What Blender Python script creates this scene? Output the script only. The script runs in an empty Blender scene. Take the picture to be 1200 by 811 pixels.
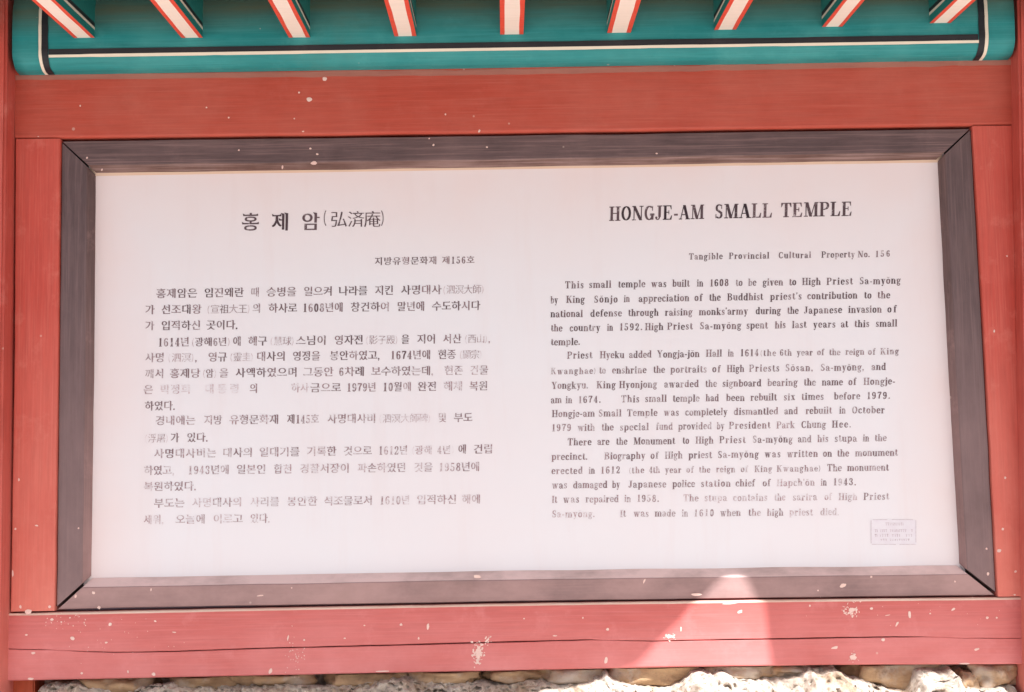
import bpy, bmesh, math, random
from math import radians, sin, cos, pi
from mathutils import Vector, Euler, noise
from mathutils.geometry import delaunay_2d_cdt

# ------------------------------------------------------------------ camera, sky, sun, exposure
SC = bpy.context.scene
COL = SC.collection
cam_data = bpy.data.cameras.new('camera')
cam = bpy.data.objects.new('camera', cam_data)
COL.objects.link(cam)
cam.location = (-0.0332, -2.4861, -0.1917)
cam.rotation_euler = (1.6622, 0.0164, -0.0043)
cam_data.lens = 45.0
cam_data.sensor_width = 36.0
cam_data.clip_start = 0.05
cam_data.clip_end = 1000
SC.camera = cam

SUN_D = Vector((-0.30, 0.50, -0.86)).normalized()      # the way sunlight travels
EL = math.asin(-SUN_D.z)
AZ = math.atan2(-SUN_D.x, -SUN_D.y)
world = bpy.data.worlds.new('World')
SC.world = world
world.use_nodes = True
wn = world.node_tree
bg = wn.nodes['Background']
sky = wn.nodes.new('ShaderNodeTexSky')
sky.sky_type = 'NISHITA'
sky.sun_disc = False
sky.sun_elevation = EL
sky.sun_rotation = AZ
sky.air_density = 1.0
sky.dust_density = 5.0
sky.ozone_density = 1.0
wn.links.new(sky.outputs[0], bg.inputs[0])
bg.inputs[1].default_value = 0.075
sl = bpy.data.lights.new('sun', 'SUN')
sl.energy = 4.5
sl.angle = radians(0.65)
sl.color = (1.0, 0.97, 0.945)
sun = bpy.data.objects.new('sun', sl)
COL.objects.link(sun)
sun.rotation_euler = SUN_D.to_track_quat('-Z', 'Y').to_euler()
sun.location = (2, -3, 5)
vs = SC.view_settings
vs.view_transform = 'Standard'
vs.look = 'None'
vs.gamma = 1.0
vs.exposure = 1.10

rnd = random.Random(7)

# ------------------------------------------------------------------ measuring: picture point -> place on the plane at depth y
ROT = cam.rotation_euler.to_matrix()
CL = Vector(cam.location)
F = 1500.0
def P(px, py, y=0.0):
    d = ROT @ Vector(((px - 600) / F, -(py - 405.5) / F, -1.0))
    t = (y - CL.y) / d.y
    p = CL + d * t
    return (p.x, p.z)

# ------------------------------------------------------------------ helpers
BASE = Vector((0, 0.0, -0.95))
def thing(name, label, cat, loc):
    o = bpy.data.objects.new(name, None)
    COL.objects.link(o)
    o.location = loc
    o.empty_display_size = 0.1
    o['label'] = label
    o['category'] = cat
    return o

def mesh_obj(name, verts, faces, mats, parent=None, fmat=None, label=None, kind=None, smooth=False):
    me = bpy.data.meshes.new(name)
    me.from_pydata([tuple(v) for v in verts], [], faces)
    for m in (mats if isinstance(mats, (list, tuple)) else [mats]):
        me.materials.append(m)
    if fmat:
        for p, k in zip(me.polygons, fmat):
            p.material_index = k
    if smooth:
        for p in me.polygons:
            p.use_smooth = True
    me.update()
    o = bpy.data.objects.new(name, me)
    COL.objects.link(o)
    if parent is not None:
        o.parent = parent
        w = Vector((0, 0, 0))
        q = parent
        while q is not None:
            w += q.location
            q = q.parent
        o.location = -w
    if label:
        o['label'] = label
    if kind:
        o['kind'] = kind
    return o

def fix_normals(o):
    bm = bmesh.new()
    bm.from_mesh(o.data)
    bmesh.ops.recalc_face_normals(bm, faces=bm.faces)
    bm.to_mesh(o.data)
    bm.free()

def lerp(a, b, t):
    return a + (b - a) * t

def along(pts, n):
    """resample a picture polyline to n+1 points, evenly along x or y"""
    L = [0]
    for a, b in zip(pts, pts[1:]):
        L.append(L[-1] + math.hypot(b[0] - a[0], b[1] - a[1]))
    out = []
    for i in range(n + 1):
        s = L[-1] * i / n
        k = 0
        while k < len(L) - 2 and L[k + 1] < s:
            k += 1
        f = (s - L[k]) / max(1e-9, L[k + 1] - L[k])
        out.append((lerp(pts[k][0], pts[k + 1][0], f), lerp(pts[k][1], pts[k + 1][1], f)))
    return out

def plank(name, A, B, prof, mats, parent, n=60, wob=0.0, seed=0, fm=None, label=None):
    """A, B: picture polylines of the two long edges; prof: (t across, depth y, depth used to measure)"""
    A = along(A, n); B = along(B, n)
    V = []
    m = len(prof)
    for i in range(n + 1):
        for j, (t, y, yp) in enumerate(prof):
            px, py = lerp(A[i][0], B[i][0], t), lerp(A[i][1], B[i][1], t)
            x, z = P(px, py, yp)
            s = i * 0.21 + seed * 13.7
            w = wob * noise.noise(Vector((s, t * 3.1, seed)))
            x += w * 0.6; z += w
            V.append((x, y + wob * 0.5 * noise.noise(Vector((s * 1.3, t * 2, seed + 5))), z))
    Fc = []; fmi = []
    for i in range(n):
        for j in range(m - 1):
            a = i * m + j
            Fc.append((a, a + 1, a + m + 1, a + m)); fmi.append(fm[j] if fm else 0)
    Fc.append(tuple(range(m))); fmi.append(0)
    Fc.append(tuple(n * m + j for j in reversed(range(m)))); fmi.append(0)
    # back
    for i in range(n):
        a = i * m
        Fc.append((a, a + m, a + 2 * m - 1, a + m - 1)); fmi.append(0)
    o = mesh_obj(name, V, Fc, mats, parent, fmat=fmi, label=label)
    fix_normals(o)
    return o

def flat_prof(bev, wpx, depth, y0=0.0):
    b = bev / 0.00166 / wpx
    return [(0, y0 + depth, y0), (0, y0 + bev, y0), (b * .35, y0 + bev * .3, y0), (b, y0, y0),
            (1 - b, y0, y0), (1 - b * .35, y0 + bev * .3, y0), (1, y0 + bev, y0), (1, y0 + depth, y0)]

# ------------------------------------------------------------------ materials
def new_mat(name):
    m = bpy.data.materials.new(name)
    m.use_nodes = True
    nt = m.node_tree
    b = nt.nodes['Principled BSDF']
    return m, nt, b

class N:
    def __init__(s, nt): s.nt = nt
    def node(s, t, **k):
        n = s.nt.nodes.new(t)
        for a, v in k.items(): setattr(n, a, v)
        return n
    def link(s, a, b): s.nt.links.new(a, b)
    def coord(s, scale=(1, 1, 1)):
        tc = s.node('ShaderNodeTexCoord'); mp = s.node('ShaderNodeMapping')
        mp.inputs['Scale'].default_value = scale
        s.link(tc.outputs['Object'], mp.inputs[0]); return mp.outputs[0]
    def noise(s, vec, scale, detail=4, rough=.6):
        n = s.node('ShaderNodeTexNoise'); n.inputs['Scale'].default_value = scale
        n.inputs['Detail'].default_value = detail; n.inputs['Roughness'].default_value = rough
        s.link(vec, n.inputs['Vector']); return n.outputs['Fac']
    def ramp(s, fac, a, b, lo=0.0, hi=1.0):
        m = s.node('ShaderNodeMapRange'); m.inputs[1].default_value = a; m.inputs[2].default_value = b
        m.inputs[3].default_value = lo; m.inputs[4].default_value = hi
        s.link(fac, m.inputs[0]); return m.outputs[0]
    def mix(s, fac, a, b):
        m = s.node('ShaderNodeMix', data_type='RGBA')
        if isinstance(fac, float): m.inputs[0].default_value = fac
        else: s.link(fac, m.inputs[0])
        for i, c in ((6, a), (7, b)):
            if isinstance(c, tuple): m.inputs[i].default_value = (*c, 1)
            else: s.link(c, m.inputs[i])
        return m.outputs[2]
    def math(s, op, a, b=None):
        m = s.node('ShaderNodeMath', operation=op)
        for i, c in ((0, a), (1, b)):
            if c is None: continue
            if isinstance(c, (int, float)): m.inputs[i].default_value = c
            else: s.link(c, m.inputs[i])
        return m.outputs[0]
    def bump(s, h, strength, dist, bsdf):
        b = s.node('ShaderNodeBump'); b.inputs['Strength'].default_value = strength
        b.inputs['Distance'].default_value = dist
        s.link(h, b.inputs['Height']); s.link(b.outputs[0], bsdf.inputs['Normal'])

def paint_mat(name, col, worn, dirt, axis='x', wear=0.0, grad=None, rough=.55, spots=.36, grain=.12, grime=None, scuffs=.5):
    """old brushed paint on planed wood: col = paint, worn = paler paint, dirt = grime; grad = (z_low, z_high, amount) paler towards z_low, weathering and painted light together"""
    m, nt, b = new_mat(name); n = N(nt)
    gs = (1.2, 14, 14) if axis == 'x' else (14, 14, 1.2)
    g = n.coord(gs); u = n.coord()
    fine = n.noise(g, 9, 6, .65)
    broad = n.noise(g, 1.6, 4, .6)
    cloud = n.noise(u, 5, 5, .6)
    c = n.mix(n.ramp(broad, .35, .75, 0, .55), col, tuple(lerp(a, w, .30) for a, w in zip(col, worn)))
    c = n.mix(n.ramp(fine, .40, .70, 0, min(.9, grain * 4)), c, tuple(x * .66 for x in col))
    streak = n.noise(n.coord((.8, 60, 60) if axis == 'x' else (60, 60, .8)), 5, 5, .7)
    c = n.mix(n.ramp(streak, .50, .70, 0, .62), c, tuple(lerp(a, w, .55) for a, w in zip(col, worn)))
    scuff = n.noise(u, 14, 7, .7)
    c = n.mix(n.ramp(scuff, .55, .72, 0, scuffs), c, worn)
    w = n.ramp(cloud, .42, .75, 0, .35 + wear)
    if grad:
        sep = n.node('ShaderNodeSeparateXYZ'); n.link(u, sep.inputs[0])
        gz = n.ramp(sep.outputs[2], grad[1], grad[0], 0, grad[2])
        gz = n.math('MULTIPLY', gz, n.ramp(n.noise(n.coord((.6, 1, 1) if axis == 'x' else (1, 1, .6)), 7, 6, .65), .3, .7, .45, 1.35))
        w = n.math('MAXIMUM', n.math('MULTIPLY', w, .5), gz)
        w = n.math('MINIMUM', w, 1.0)
    elif wear:
        w = n.math('ADD', w, wear * .5)
    c = n.mix(w, c, worn)
    c = n.mix(n.ramp(n.noise(u, 2.3, 6, .7), .56, .78, 0, .45), c, dirt)
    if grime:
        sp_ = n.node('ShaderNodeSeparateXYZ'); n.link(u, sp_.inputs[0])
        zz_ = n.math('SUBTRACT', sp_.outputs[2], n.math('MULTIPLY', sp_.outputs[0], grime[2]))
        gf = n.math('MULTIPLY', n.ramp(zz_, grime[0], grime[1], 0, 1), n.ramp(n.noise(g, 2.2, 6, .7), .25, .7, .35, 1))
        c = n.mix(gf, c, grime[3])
    # small plaster and dust specks
    vo = n.node('ShaderNodeTexVoronoi', feature='F1'); vo.inputs['Scale'].default_value = 34
    n.link(u, vo.inputs['Vector'])
    wn_ = n.node('ShaderNodeTexWhiteNoise'); n.link(vo.outputs['Position'], wn_.inputs['Vector'])
    rad = n.ramp(wn_.outputs['Value'], .90, 1.0, 0, .13)
    sp = n.ramp(n.math('SUBTRACT', rad, vo.outputs['Distance']), 0, .03, 0, spots)
    c = n.mix(sp, c, (.72, .58, .5))
    n.link(c, b.inputs['Base Color'])
    b.inputs['Roughness'].default_value = rough
    b.inputs['Specular IOR Level'].default_value = .35
    h = n.math('ADD', n.math('MULTIPLY', fine, .6), n.math('MULTIPLY', broad, .8))
    n.bump(h, .35, .0016, b)
    return m

RED = (.47, .058, .038); PINK = (.66, .24, .22); RDIRT = (.36, .07, .055)
LOWP = (.68, .25, .25)
m_red_top = paint_mat('red_paint', (.46, .062, .036), (.54, .16, .12), (.34, .06, .04), 'x', wear=.06, scuffs=.22)
m_red_low = paint_mat('weathered_flared_red_paint', (.50, .09, .075), LOWP, (.5, .10, .09), 'x', wear=.35, grad=(-.66, -.40, 1.0))  # chalky weathering and washed-out flare both put into the colour
m_red_v = paint_mat('red_paint_upright', (.55, .076, .054), (.70, .23, .18), (.52, .08, .06), 'z', grad=(-.58, .15, .85))
m_post = paint_mat('red_paint_post', (.50, .070, .050), (.70, .24, .20), (.30, .045, .035), 'z', grad=(-.65, .1, .8))
m_leg = paint_mat('orange_red_paint', (.50, .09, .035), (.55, .14, .07), (.33, .06, .03), 'z')
m_worn_lit = paint_mat('worn_lit_edge', (.66, .42, .33), (.80, .66, .56), (.52, .24, .18), 'x', wear=.4)  # rail's top edge: worn paint plus caught light, painted pale
m_dust = paint_mat('dusty_red_edge', (.38, .13, .10), (.44, .2, .15), (.36, .075, .055), 'x', wear=.2)
m_frame = paint_mat('dark_purple_brown_stain', (.100, .064, .068), (.40, .255, .245), (.14, .085, .07), 'x', grad=(-.44, .18, .88), grain=.3, scuffs=.10)
m_frame_v = paint_mat('dark_purple_brown_stain_upright', (.108, .070, .074), (.28, .185, .185), (.12, .075, .065), 'z', grad=(-.46, .35, .75), grain=.3, scuffs=.10)
m_lip = paint_mat('shaded_lit_brown_lip', (.115, .056, .045), (.78, .58, .56), (.15, .08, .06), 'x', grad=(-.36, -.25, 1.0), grain=.2, scuffs=.05)  # lower lip painted pale as a lit ledge, upper lip dark as shaded
m_lip_v = paint_mat('bare_brown_lip_upright', (.105, .066, .066), (.40, .25, .24), (.1, .06, .05), 'z', grad=(-.42, .2, .8), grain=.2)
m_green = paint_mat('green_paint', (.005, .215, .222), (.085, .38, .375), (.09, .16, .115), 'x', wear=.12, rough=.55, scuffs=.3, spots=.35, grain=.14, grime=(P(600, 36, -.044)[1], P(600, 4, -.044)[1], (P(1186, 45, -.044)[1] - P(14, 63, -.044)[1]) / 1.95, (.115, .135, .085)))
m_green_r = paint_mat('green_paint_rafter', (.010, .18, .165), (.035, .23, .20), (.05, .08, .05), 'x', rough=.5, spots=.1)
m_black = paint_mat('black_paint', (.012, .013, .018), (.03, .03, .035), (.02, .02, .02), 'x', spots=.1)
m_white = paint_mat('cream_paint', (.74, .66, .54), (.8, .74, .62), (.56, .46, .33), 'x', spots=.1, grain=.04)
m_vermilion = paint_mat('vermilion_paint', (.72, .065, .035), (.75, .13, .07), (.5, .045, .02), 'x', spots=.05)
m_band = paint_mat('cream_band_paint', (.88, .76, .66), (.90, .82, .74), (.74, .52, .38), 'x', spots=.1, grain=.05)
m_wood = paint_mat('dark_roof_wood', (.075, .055, .042), (.10, .075, .055), (.04, .03, .025), 'x', spots=.1)
m_back = paint_mat('dark_backing_wood', (.03, .022, .02), (.04, .03, .03), (.02, .015, .015), 'x', spots=0)
m_splash = paint_mat('dried_plaster', (.76, .52, .47), (.84, .74, .66), (.7, .5, .42), 'x', spots=0, grain=.05, rough=.8)

PANEL = (.755, .755, .80)
def panel_color(n):
    u = n.coord()
    sep = n.node('ShaderNodeSeparateXYZ'); n.link(u, sep.inputs[0])
    cl = n.noise(u, 3.2, 5, .6)
    c = n.mix(n.ramp(cl, .35, .7, 0, .5), PANEL, (.765, .715, .745))
    # pink tint growing towards both sides and the top
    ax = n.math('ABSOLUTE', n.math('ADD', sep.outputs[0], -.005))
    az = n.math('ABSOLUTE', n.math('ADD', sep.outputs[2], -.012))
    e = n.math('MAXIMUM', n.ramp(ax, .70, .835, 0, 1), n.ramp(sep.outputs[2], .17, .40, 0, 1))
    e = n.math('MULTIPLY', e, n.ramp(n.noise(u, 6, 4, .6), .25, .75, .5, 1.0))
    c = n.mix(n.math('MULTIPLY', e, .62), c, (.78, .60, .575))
    st = n.coord((9, 9, 1.0))
    c = n.mix(n.ramp(n.noise(st, 2.4, 5, .65), .54, .80, 0, .22), c, (.70, .58, .58))
    return c
m_panel, nt, b = new_mat('enamelled_white_panel'); n = N(nt)
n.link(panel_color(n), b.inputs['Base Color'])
b.inputs['Roughness'].default_value = .38
b.inputs['Specular IOR Level'].default_value = .3
n.bump(n.noise(n.coord(), 8, 3), .05, .001, b)

m_lip_glow = paint_mat('painted_lip_glow', (.74, .53, .40), (.78, .62, .50), (.66, .44, .32), 'x', spots=0, grain=.04)

# printed ink; the attribute wear says how far each character has rubbed off
m_ink, nt, b = new_mat('rubbed_black_ink'); n = N(nt)
at = n.node('ShaderNodeAttribute'); at.attribute_name = 'wear'
wv = at.outputs['Fac']
u = n.coord()
ink = n.mix(n.ramp(wv, 0, .9), (.035, .022, .030), (.50, .33, .36))
na = n.noise(u, 260, 3, .6)
nb = n.noise(u, 60, 3, .6)
thr = n.math('ADD', n.math('MULTIPLY', na, .5), n.math('MULTIPLY', nb, .5))
lost = n.ramp(n.math('ADD', thr, n.math('MULTIPLY', wv, .26)), .58, .80, 0, .9)
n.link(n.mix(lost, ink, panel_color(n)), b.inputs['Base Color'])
b.inputs['Roughness'].default_value = .5
b.inputs['Specular IOR Level'].default_value = .2

# ------------------------------------------------------------------ lettering: roman with thick stems and hairlines
T = .185; HL = .062
def rect(x0, y0, x1, y1): return [(x0, y0), (x1, y0), (x1, y1), (x0, y1)]
def stem(x, y0, y1, w=T): return [rect(x - w / 2, y0, x + w / 2, y1)]
def bar(x0, x1, y, h=HL): return [rect(x0, y - h / 2, x1, y + h / 2)]
def foot(x, y, w=.19): return [rect(x - w, y, x + w, y + HL)] if y < .3 else [rect(x - w, y - HL, x + w, y)]
def diag(x0, y0, x1, y1, w): return [[(x0 - w / 2, y0), (x0 + w / 2, y0), (x1 + w / 2, y1), (x1 - w / 2, y1)]]
def disc(x, y, r, k=10): return [[(x + r * cos(2 * pi * i / k), y + r * sin(2 * pi * i / k)) for i in range(k)]]
def hull(pts):
    pts = sorted(set(pts)); 
    def half(ps):
        h = []
        for p in ps:
            while len(h) > 1 and (h[-1][0]-h[-2][0])*(p[1]-h[-2][1])-(h[-1][1]-h[-2][1])*(p[0]-h[-2][0]) <= 1e-12: h.pop()
            h.append(p)
        return h
    a = half(pts); b_ = half(pts[::-1]); return a[:-1] + b_[:-1]
def pen(path, a=T / 2, b=HL / 2, k=8):
    out = []
    el = [(a * cos(2 * pi * (i + .5) / k), b * sin(2 * pi * (i + .5) / k)) for i in range(k)]
    for p, q in zip(path, path[1:]):
        out.append(hull([(p[0] + e[0], p[1] + e[1]) for e in el] + [(q[0] + e[0], q[1] + e[1]) for e in el]))
    return out
def arc(cx, cy, rx, ry, a0, a1, k=None):
    k = k or max(3, int(abs(a1 - a0) / 22))
    return [(cx + rx * cos(radians(lerp(a0, a1, i / k))), cy + ry * sin(radians(lerp(a0, a1, i / k)))) for i in range(k + 1)]
def ring(cx, y0, y1, w, a=T / 2):
    rx = w / 2 - a; ry = (y1 - y0) / 2 - HL / 2
    return pen(arc(cx, (y0 + y1) / 2, rx, ry, 0, 360, 16), a)
X = .70
def latin():
    G = {}
    t2 = T / 2
    def g(c, w, *parts):
        G[c] = (w, [p for q in parts for p in q])
    # capitals
    g('H', .86, stem(.2, 0, 1), stem(.66, 0, 1), bar(.2, .66, .52), foot(.2, 0), foot(.2, 1), foot(.66, 0), foot(.66, 1))
    g('I', .42, stem(.21, 0, 1), foot(.21, 0), foot(.21, 1))
    g('O', .82, ring(.41, 0, 1, .72))
    g('N', .88, stem(.17, 0, 1, .07), foot(.17, 0, .15), stem(.71, 0, 1, .07), foot(.71, 1, .15), diag(.17, 1, .67, 0, .22), bar(.03, .2, .97))
    g('G', .84, pen(arc(.42, .5, .27, .47, 55, 330, 13)), stem(.64, .03, .42), foot(.64, .45 - HL, .17), [rect(.48, .4, .8, .4 + HL)], [[(.62, .66), (.68, .66), (.68, .99), (.62, .92)]])
    g('C', .78, pen(arc(.42, .5, .27, .47, 55, 318, 13)), [[(.60, .66), (.66, .66), (.66, .99), (.60, .92)]], pen([(.60, .14), (.68, .26)], .03, .03))
    g('J', .56, stem(.34, .2, 1), foot(.34, 1, .19), pen(arc(.20, .22, .14, .19, 0, -150, 6), .05), disc(.1, .16, .085))
    g('E', .78, stem(.2, 0, 1), [rect(.03, 0, .66, HL), rect(.03, 1 - HL, .64, 1), rect(.2, .49, .46, .49 + HL), rect(.44, .38, .49, .66)],
      [[(.66, 0), (.70, .30), (.65, .30), (.54, .04)], [(.64, 1), (.54, .96), (.62, .72), (.66, .72)]])
    g('F', .74, stem(.2, 0, 1), foot(.2, 0), [rect(.03, 1 - HL, .64, 1), rect(.2, .49, .46, .49 + HL), rect(.44, .38, .49, .66)], [[(.64, 1), (.54, .96), (.62, .72), (.66, .72)]])
    g('L', .74, stem(.2, 0, 1), foot(.2, 1), [rect(.03, 0, .64, HL), [(.64, 0), (.68, .34), (.63, .34), (.50, .04)]])
    g('T', .78, stem(.39, 0, 1), foot(.39, 0), [rect(.05, 1 - HL, .73, 1), [(.05, 1), (.04, .70), (.08, .70), (.2, .96)], [(.73, 1), (.58, .96), (.70, .70), (.74, .70)]])
    g('A', .86, diag(.40, 1, .66, 0, .2), diag(.37, 1, .14, 0, .065), bar(.2, .6, .33), foot(.13, 0, .12), foot(.67, 0, .17))
    g('M', 1.04, stem(.17, 0, 1, .065), foot(.17, 0, .14), stem(.84, 0, 1), foot(.84, 0, .18), diag(.22, 1, .50, .0, .2), diag(.78, 1, .50, 0, .065), [rect(.03, 1 - HL, .28, 1), rect(.76, 1 - HL, 1.0, 1)])
    g('P', .76, stem(.2, 0, 1), foot(.2, 0), [rect(.03, 1 - HL, .42, 1), rect(.2, .45, .42, .45 + HL)], pen(arc(.42, .74, .19, .235, 90, -90, 7), .085))
    g('B', .80, stem(.2, 0, 1), [rect(.03, 1 - HL, .42, 1), rect(.2, .5, .44, .5 + HL), rect(.03, 0, .42, HL)], pen(arc(.40, .765, .18, .205, 90, -90, 7), .08), pen(arc(.42, .27, .21, .235, 90, -90, 7), .09))
    g('S', .66, pen(arc(.33, .745, .165, .225, 50, 235, 8), .075) , pen([(.21, .60), (.47, .40)], .10, .06), pen(arc(.33, .265, .175, .235, 45, -140, 9), .08), [[(.48, .68), (.53, .68), (.53, .99), (.48, .92)], [(.1, .32), (.15, .32), (.15, .08), (.1, .01)]])
    g('K', .86, stem(.2, 0, 1), foot(.2, 0), foot(.2, 1), diag(.66, 1, .24, .42, .065), diag(.40, .62, .68, 0, .2), foot(.68, 0, .15), foot(.66, 1, .13))
    g('Y', .82, diag(.17, 1, .42, .42, .2), diag(.65, 1, .42, .42, .065), stem(.42, 0, .48), foot(.42, 0), foot(.18, 1, .16), foot(.65, 1, .12))
    # lower case
    def n_arch(x0, x1): return pen([(x0, .50)] + arc((x0 + x1) / 2 + .02, .5, (x1 - x0) / 2 - .02, X - .5 - HL / 2, 160, 0, 5), .05, .04)
    lf = lambda x, y: [rect(x - .16, y - HL, x, y)]
    g('i', .38, stem(.19, 0, X), foot(.19, 0, .17), lf(.19, X), disc(.19, .90, .105))
    g('l', .38, stem(.19, 0, 1.02), foot(.19, 0, .17), lf(.19, 1.02))
    g('j', .36, stem(.2, -.1, X), lf(.2, X), disc(.2, .90, .105), pen(arc(.1, -.1, .1, .13, 0, -120, 5), .05), disc(.03, -.17, .07))
    g('n', .70, stem(.18, 0, X), foot(.18, 0, .15), lf(.18, X), n_arch(.18, .52), stem(.52, 0, .52), foot(.52, 0, .15))
    g('h', .70, stem(.18, 0, 1.02), foot(.18, 0, .15), lf(.18, 1.02), n_arch(.18, .52), stem(.52, 0, .52), foot(.52, 0, .15))
    g('m', 1.04, stem(.18, 0, X), foot(.18, 0, .15), lf(.18, X), n_arch(.18, .52), stem(.52, 0, .52), foot(.52, 0, .13), n_arch(.52, .86), stem(.86, 0, .52), foot(.86, 0, .15))
    g('r', .54, stem(.18, 0, X), foot(.18, 0, .16), lf(.18, X), pen([(.2, .45), (.27, .62), (.36, .66)], .04, .035), disc(.41, .585, .09))
    g('u', .70, stem(.17, .16, X), lf(.17, X), pen([(.17, .18)] + arc(.33, .2, .16, .17, 200, 310, 4), .05, .04), stem(.51, 0, X), lf(.51, X), [rect(.51, 0, .68, HL)])
    g('o', .62, ring(.31, -.01, X + .01, .56))
    g('\u014f', .62, ring(.31, -.01, X + .01, .56), pen(arc(.31, .98, .13, .11, 200, 340, 5), .03, .025))
    g('c', .56, pen(arc(.31, X / 2, .19, X / 2 - .02, 60, 320, 10)), disc(.42, .53, .085))
    g('e', .58, pen(arc(.30, X / 2, .19, X / 2 - .02, 5, 320, 11), .085), bar(.16, .5, .37, .055))
    g('a', .62, pen(arc(.26, .5, .16, .175, 150, 0, 6), .05, .04), disc(.13, .53, .085), stem(.43, .1, .52, .17), pen(arc(.25, .185, .13, .165, 80, 330, 8), .07, .04), pen([(.43, .12), (.5, .03), (.6, .06)], .05, .03))
    g('d', .70, pen(arc(.30, X / 2, .17, X / 2 - .03, 50, 310, 10), .085), stem(.5, 0, 1.02), lf(.5, 1.02), [rect(.5, 0, .67, HL)])
    g('b', .68, pen(arc(.39, X / 2, .17, X / 2 - .03, 130, -130, 10), .085), stem(.19, 0, 1.02), lf(.19, 1.02))
    g('p', .70, pen(arc(.40, X / 2, .17, X / 2 - .03, 130, -130, 10), .085), stem(.19, -.27, X), lf(.19, X), foot(.19, -.27, .16))
    g('g', .62, ring(.28, .22, X + .01, .46, .075), pen([(.16, .26), (.12, .14), (.3, .1)], .05, .04), pen(arc(.29, -.08, .18, .16, 95, 440, 12), .055, .05), disc(.54, .64, .07))
    g('s', .50, pen(arc(.25, .53, .12, .15, 40, 230, 7), .06), pen([(.17, .43), (.34, .28)], .09, .06), pen(arc(.25, .175, .13, .155, 45, -140, 7), .06), [rect(.36, .48, .41, .69), rect(.07, .0, .12, .22)])
    g('t', .44, stem(.2, .12, .88), [[(.05, X - HL), (.38, X - HL), (.38, X), (.2, X + .02)]], pen([(.2, .12), (.25, .03), (.36, .05), (.41, .14)], .05, .035))
    g('f', .42, stem(.18, 0, .82), foot(.18, 0, .17), bar(.03, .37, X - .03), pen(arc(.30, .84, .12, .16, 180, 60, 4), .05), disc(.37, .92, .08))
    g('k', .70, stem(.18, 0, 1.02), foot(.18, 0, .15), lf(.18, 1.02), diag(.52, X, .22, .28, .06), diag(.32, .42, .54, 0, .18), foot(.54, 0, .15), foot(.52, X, .13))
    g('v', .64, diag(.17, X, .33, 0, .18), diag(.50, X, .33, 0, .06), foot(.17, X, .15), foot(.50, X, .11))
    g('w', .92, diag(.17, X, .31, 0, .17), diag(.45, X, .31, 0, .055), diag(.45, X, .60, 0, .17), diag(.77, X, .60, 0, .055), foot(.17, X, .14), foot(.46, X, .12), foot(.77, X, .11))
    g('y', .64, diag(.17, X, .34, .02, .18), diag(.50, X, .27, -.24, .06), foot(.17, X, .15), foot(.50, X, .11), disc(.2, -.2, .085))
    g('x', .64, diag(.17, X, .48, 0, .18), diag(.47, X, .16, 0, .06), foot(.17, X, .14), foot(.47, X, .11), foot(.16, 0, .11), foot(.48, 0, .14))
    # figures
    g('0', .60, ring(.30, 0, 1, .52))
    g('1', .50, stem(.26, 0, 1), foot(.26, 0, .18), [[(.26, 1), (.26, .93), (.1, .84), (.1, .89)]])
    g('2', .60, pen(arc(.29, .72, .17, .25, 165, -20, 8), .075), pen([(.46, .66), (.3, .35), (.11, .09)], .065, .05), disc(.14, .72, .09), [rect(.07, 0, .5, .14), [(.46, 0), (.5, 0), (.54, .3), (.5, .3)]])
    g('3', .60, pen(arc(.28, .76, .165, .21, 150, -80, 8), .075), pen(arc(.28, .27, .185, .24, 80, -150, 9), .08), disc(.13, .75, .085), disc(.12, .22, .085), bar(.2, .34, .53))
    g('4', .62, stem(.38, 0, 1, .17), foot(.38, 0, .17), diag(.38, 1, .08, .30, .06), bar(.05, .58, .28, .07))
    g('5', .60, pen(arc(.27, .31, .19, .28, 115, -150, 10), .08), [rect(.12, .5, .17, 1), rect(.12, .86, .48, 1)], disc(.12, .22, .085))
    g('6', .60, ring(.31, 0, .62, .50, .08), pen(arc(.36, .5, .25, .47, 185, 80, 6), .08), disc(.44, .85, .085))
    g('7', .58, [rect(.07, .86, .52, 1), rect(.06, .70, .10, 1)], pen([(.49, .9), (.3, .5), (.25, .09)], .09, .06))
    g('8', .60, ring(.30, .50, 1.0, .44, .075), ring(.30, 0, .56, .52, .085))
    g('9', .60, ring(.29, .38, 1, .50, .08), pen(arc(.24, .5, .25, .47, 5, -100, 6), .08), disc(.16, .15, .085))
    g('.', .30, disc(.14, .09, .10)); g('-', .42, [rect(.07, .27, .35, .40)])
    g(',', .30, disc(.14, .09, .10), [[(.1, .05), (.23, .08), (.14, -.16), (.1, -.16)]])
    g("'", .28, disc(.14, .93, .09), [[(.1, .9), (.22, .92), (.14, .72), (.1, .72)]])
    g('(', .36, pen(arc(.46, .42, .30, .56, 125, 235, 7), .03)); g(')', .36, pen(arc(-.1, .42, .30, .56, 55, -55, 7), .03))
    out = {}
    for c, (w, polys) in G.items():
        V = []; Fc = []
        for p in polys:
            a = sum(p[i][0] * p[(i + 1) % len(p)][1] - p[(i + 1) % len(p)][0] * p[i][1] for i in range(len(p)))
            q = p if a > 0 else p[::-1]
            Fc.append(list(range(len(V), len(V) + len(q)))); V += [Vector(v) for v in q]
        r = delaunay_2d_cdt(V, [], Fc, 0, 1e-5)
        tri = [tuple(f) for f, of in zip(r[2], r[5]) if len(of)]
        out[c] = (w, [(v.x, v.y) for v in r[0]], tri)
    return out
LAT = latin()

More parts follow.
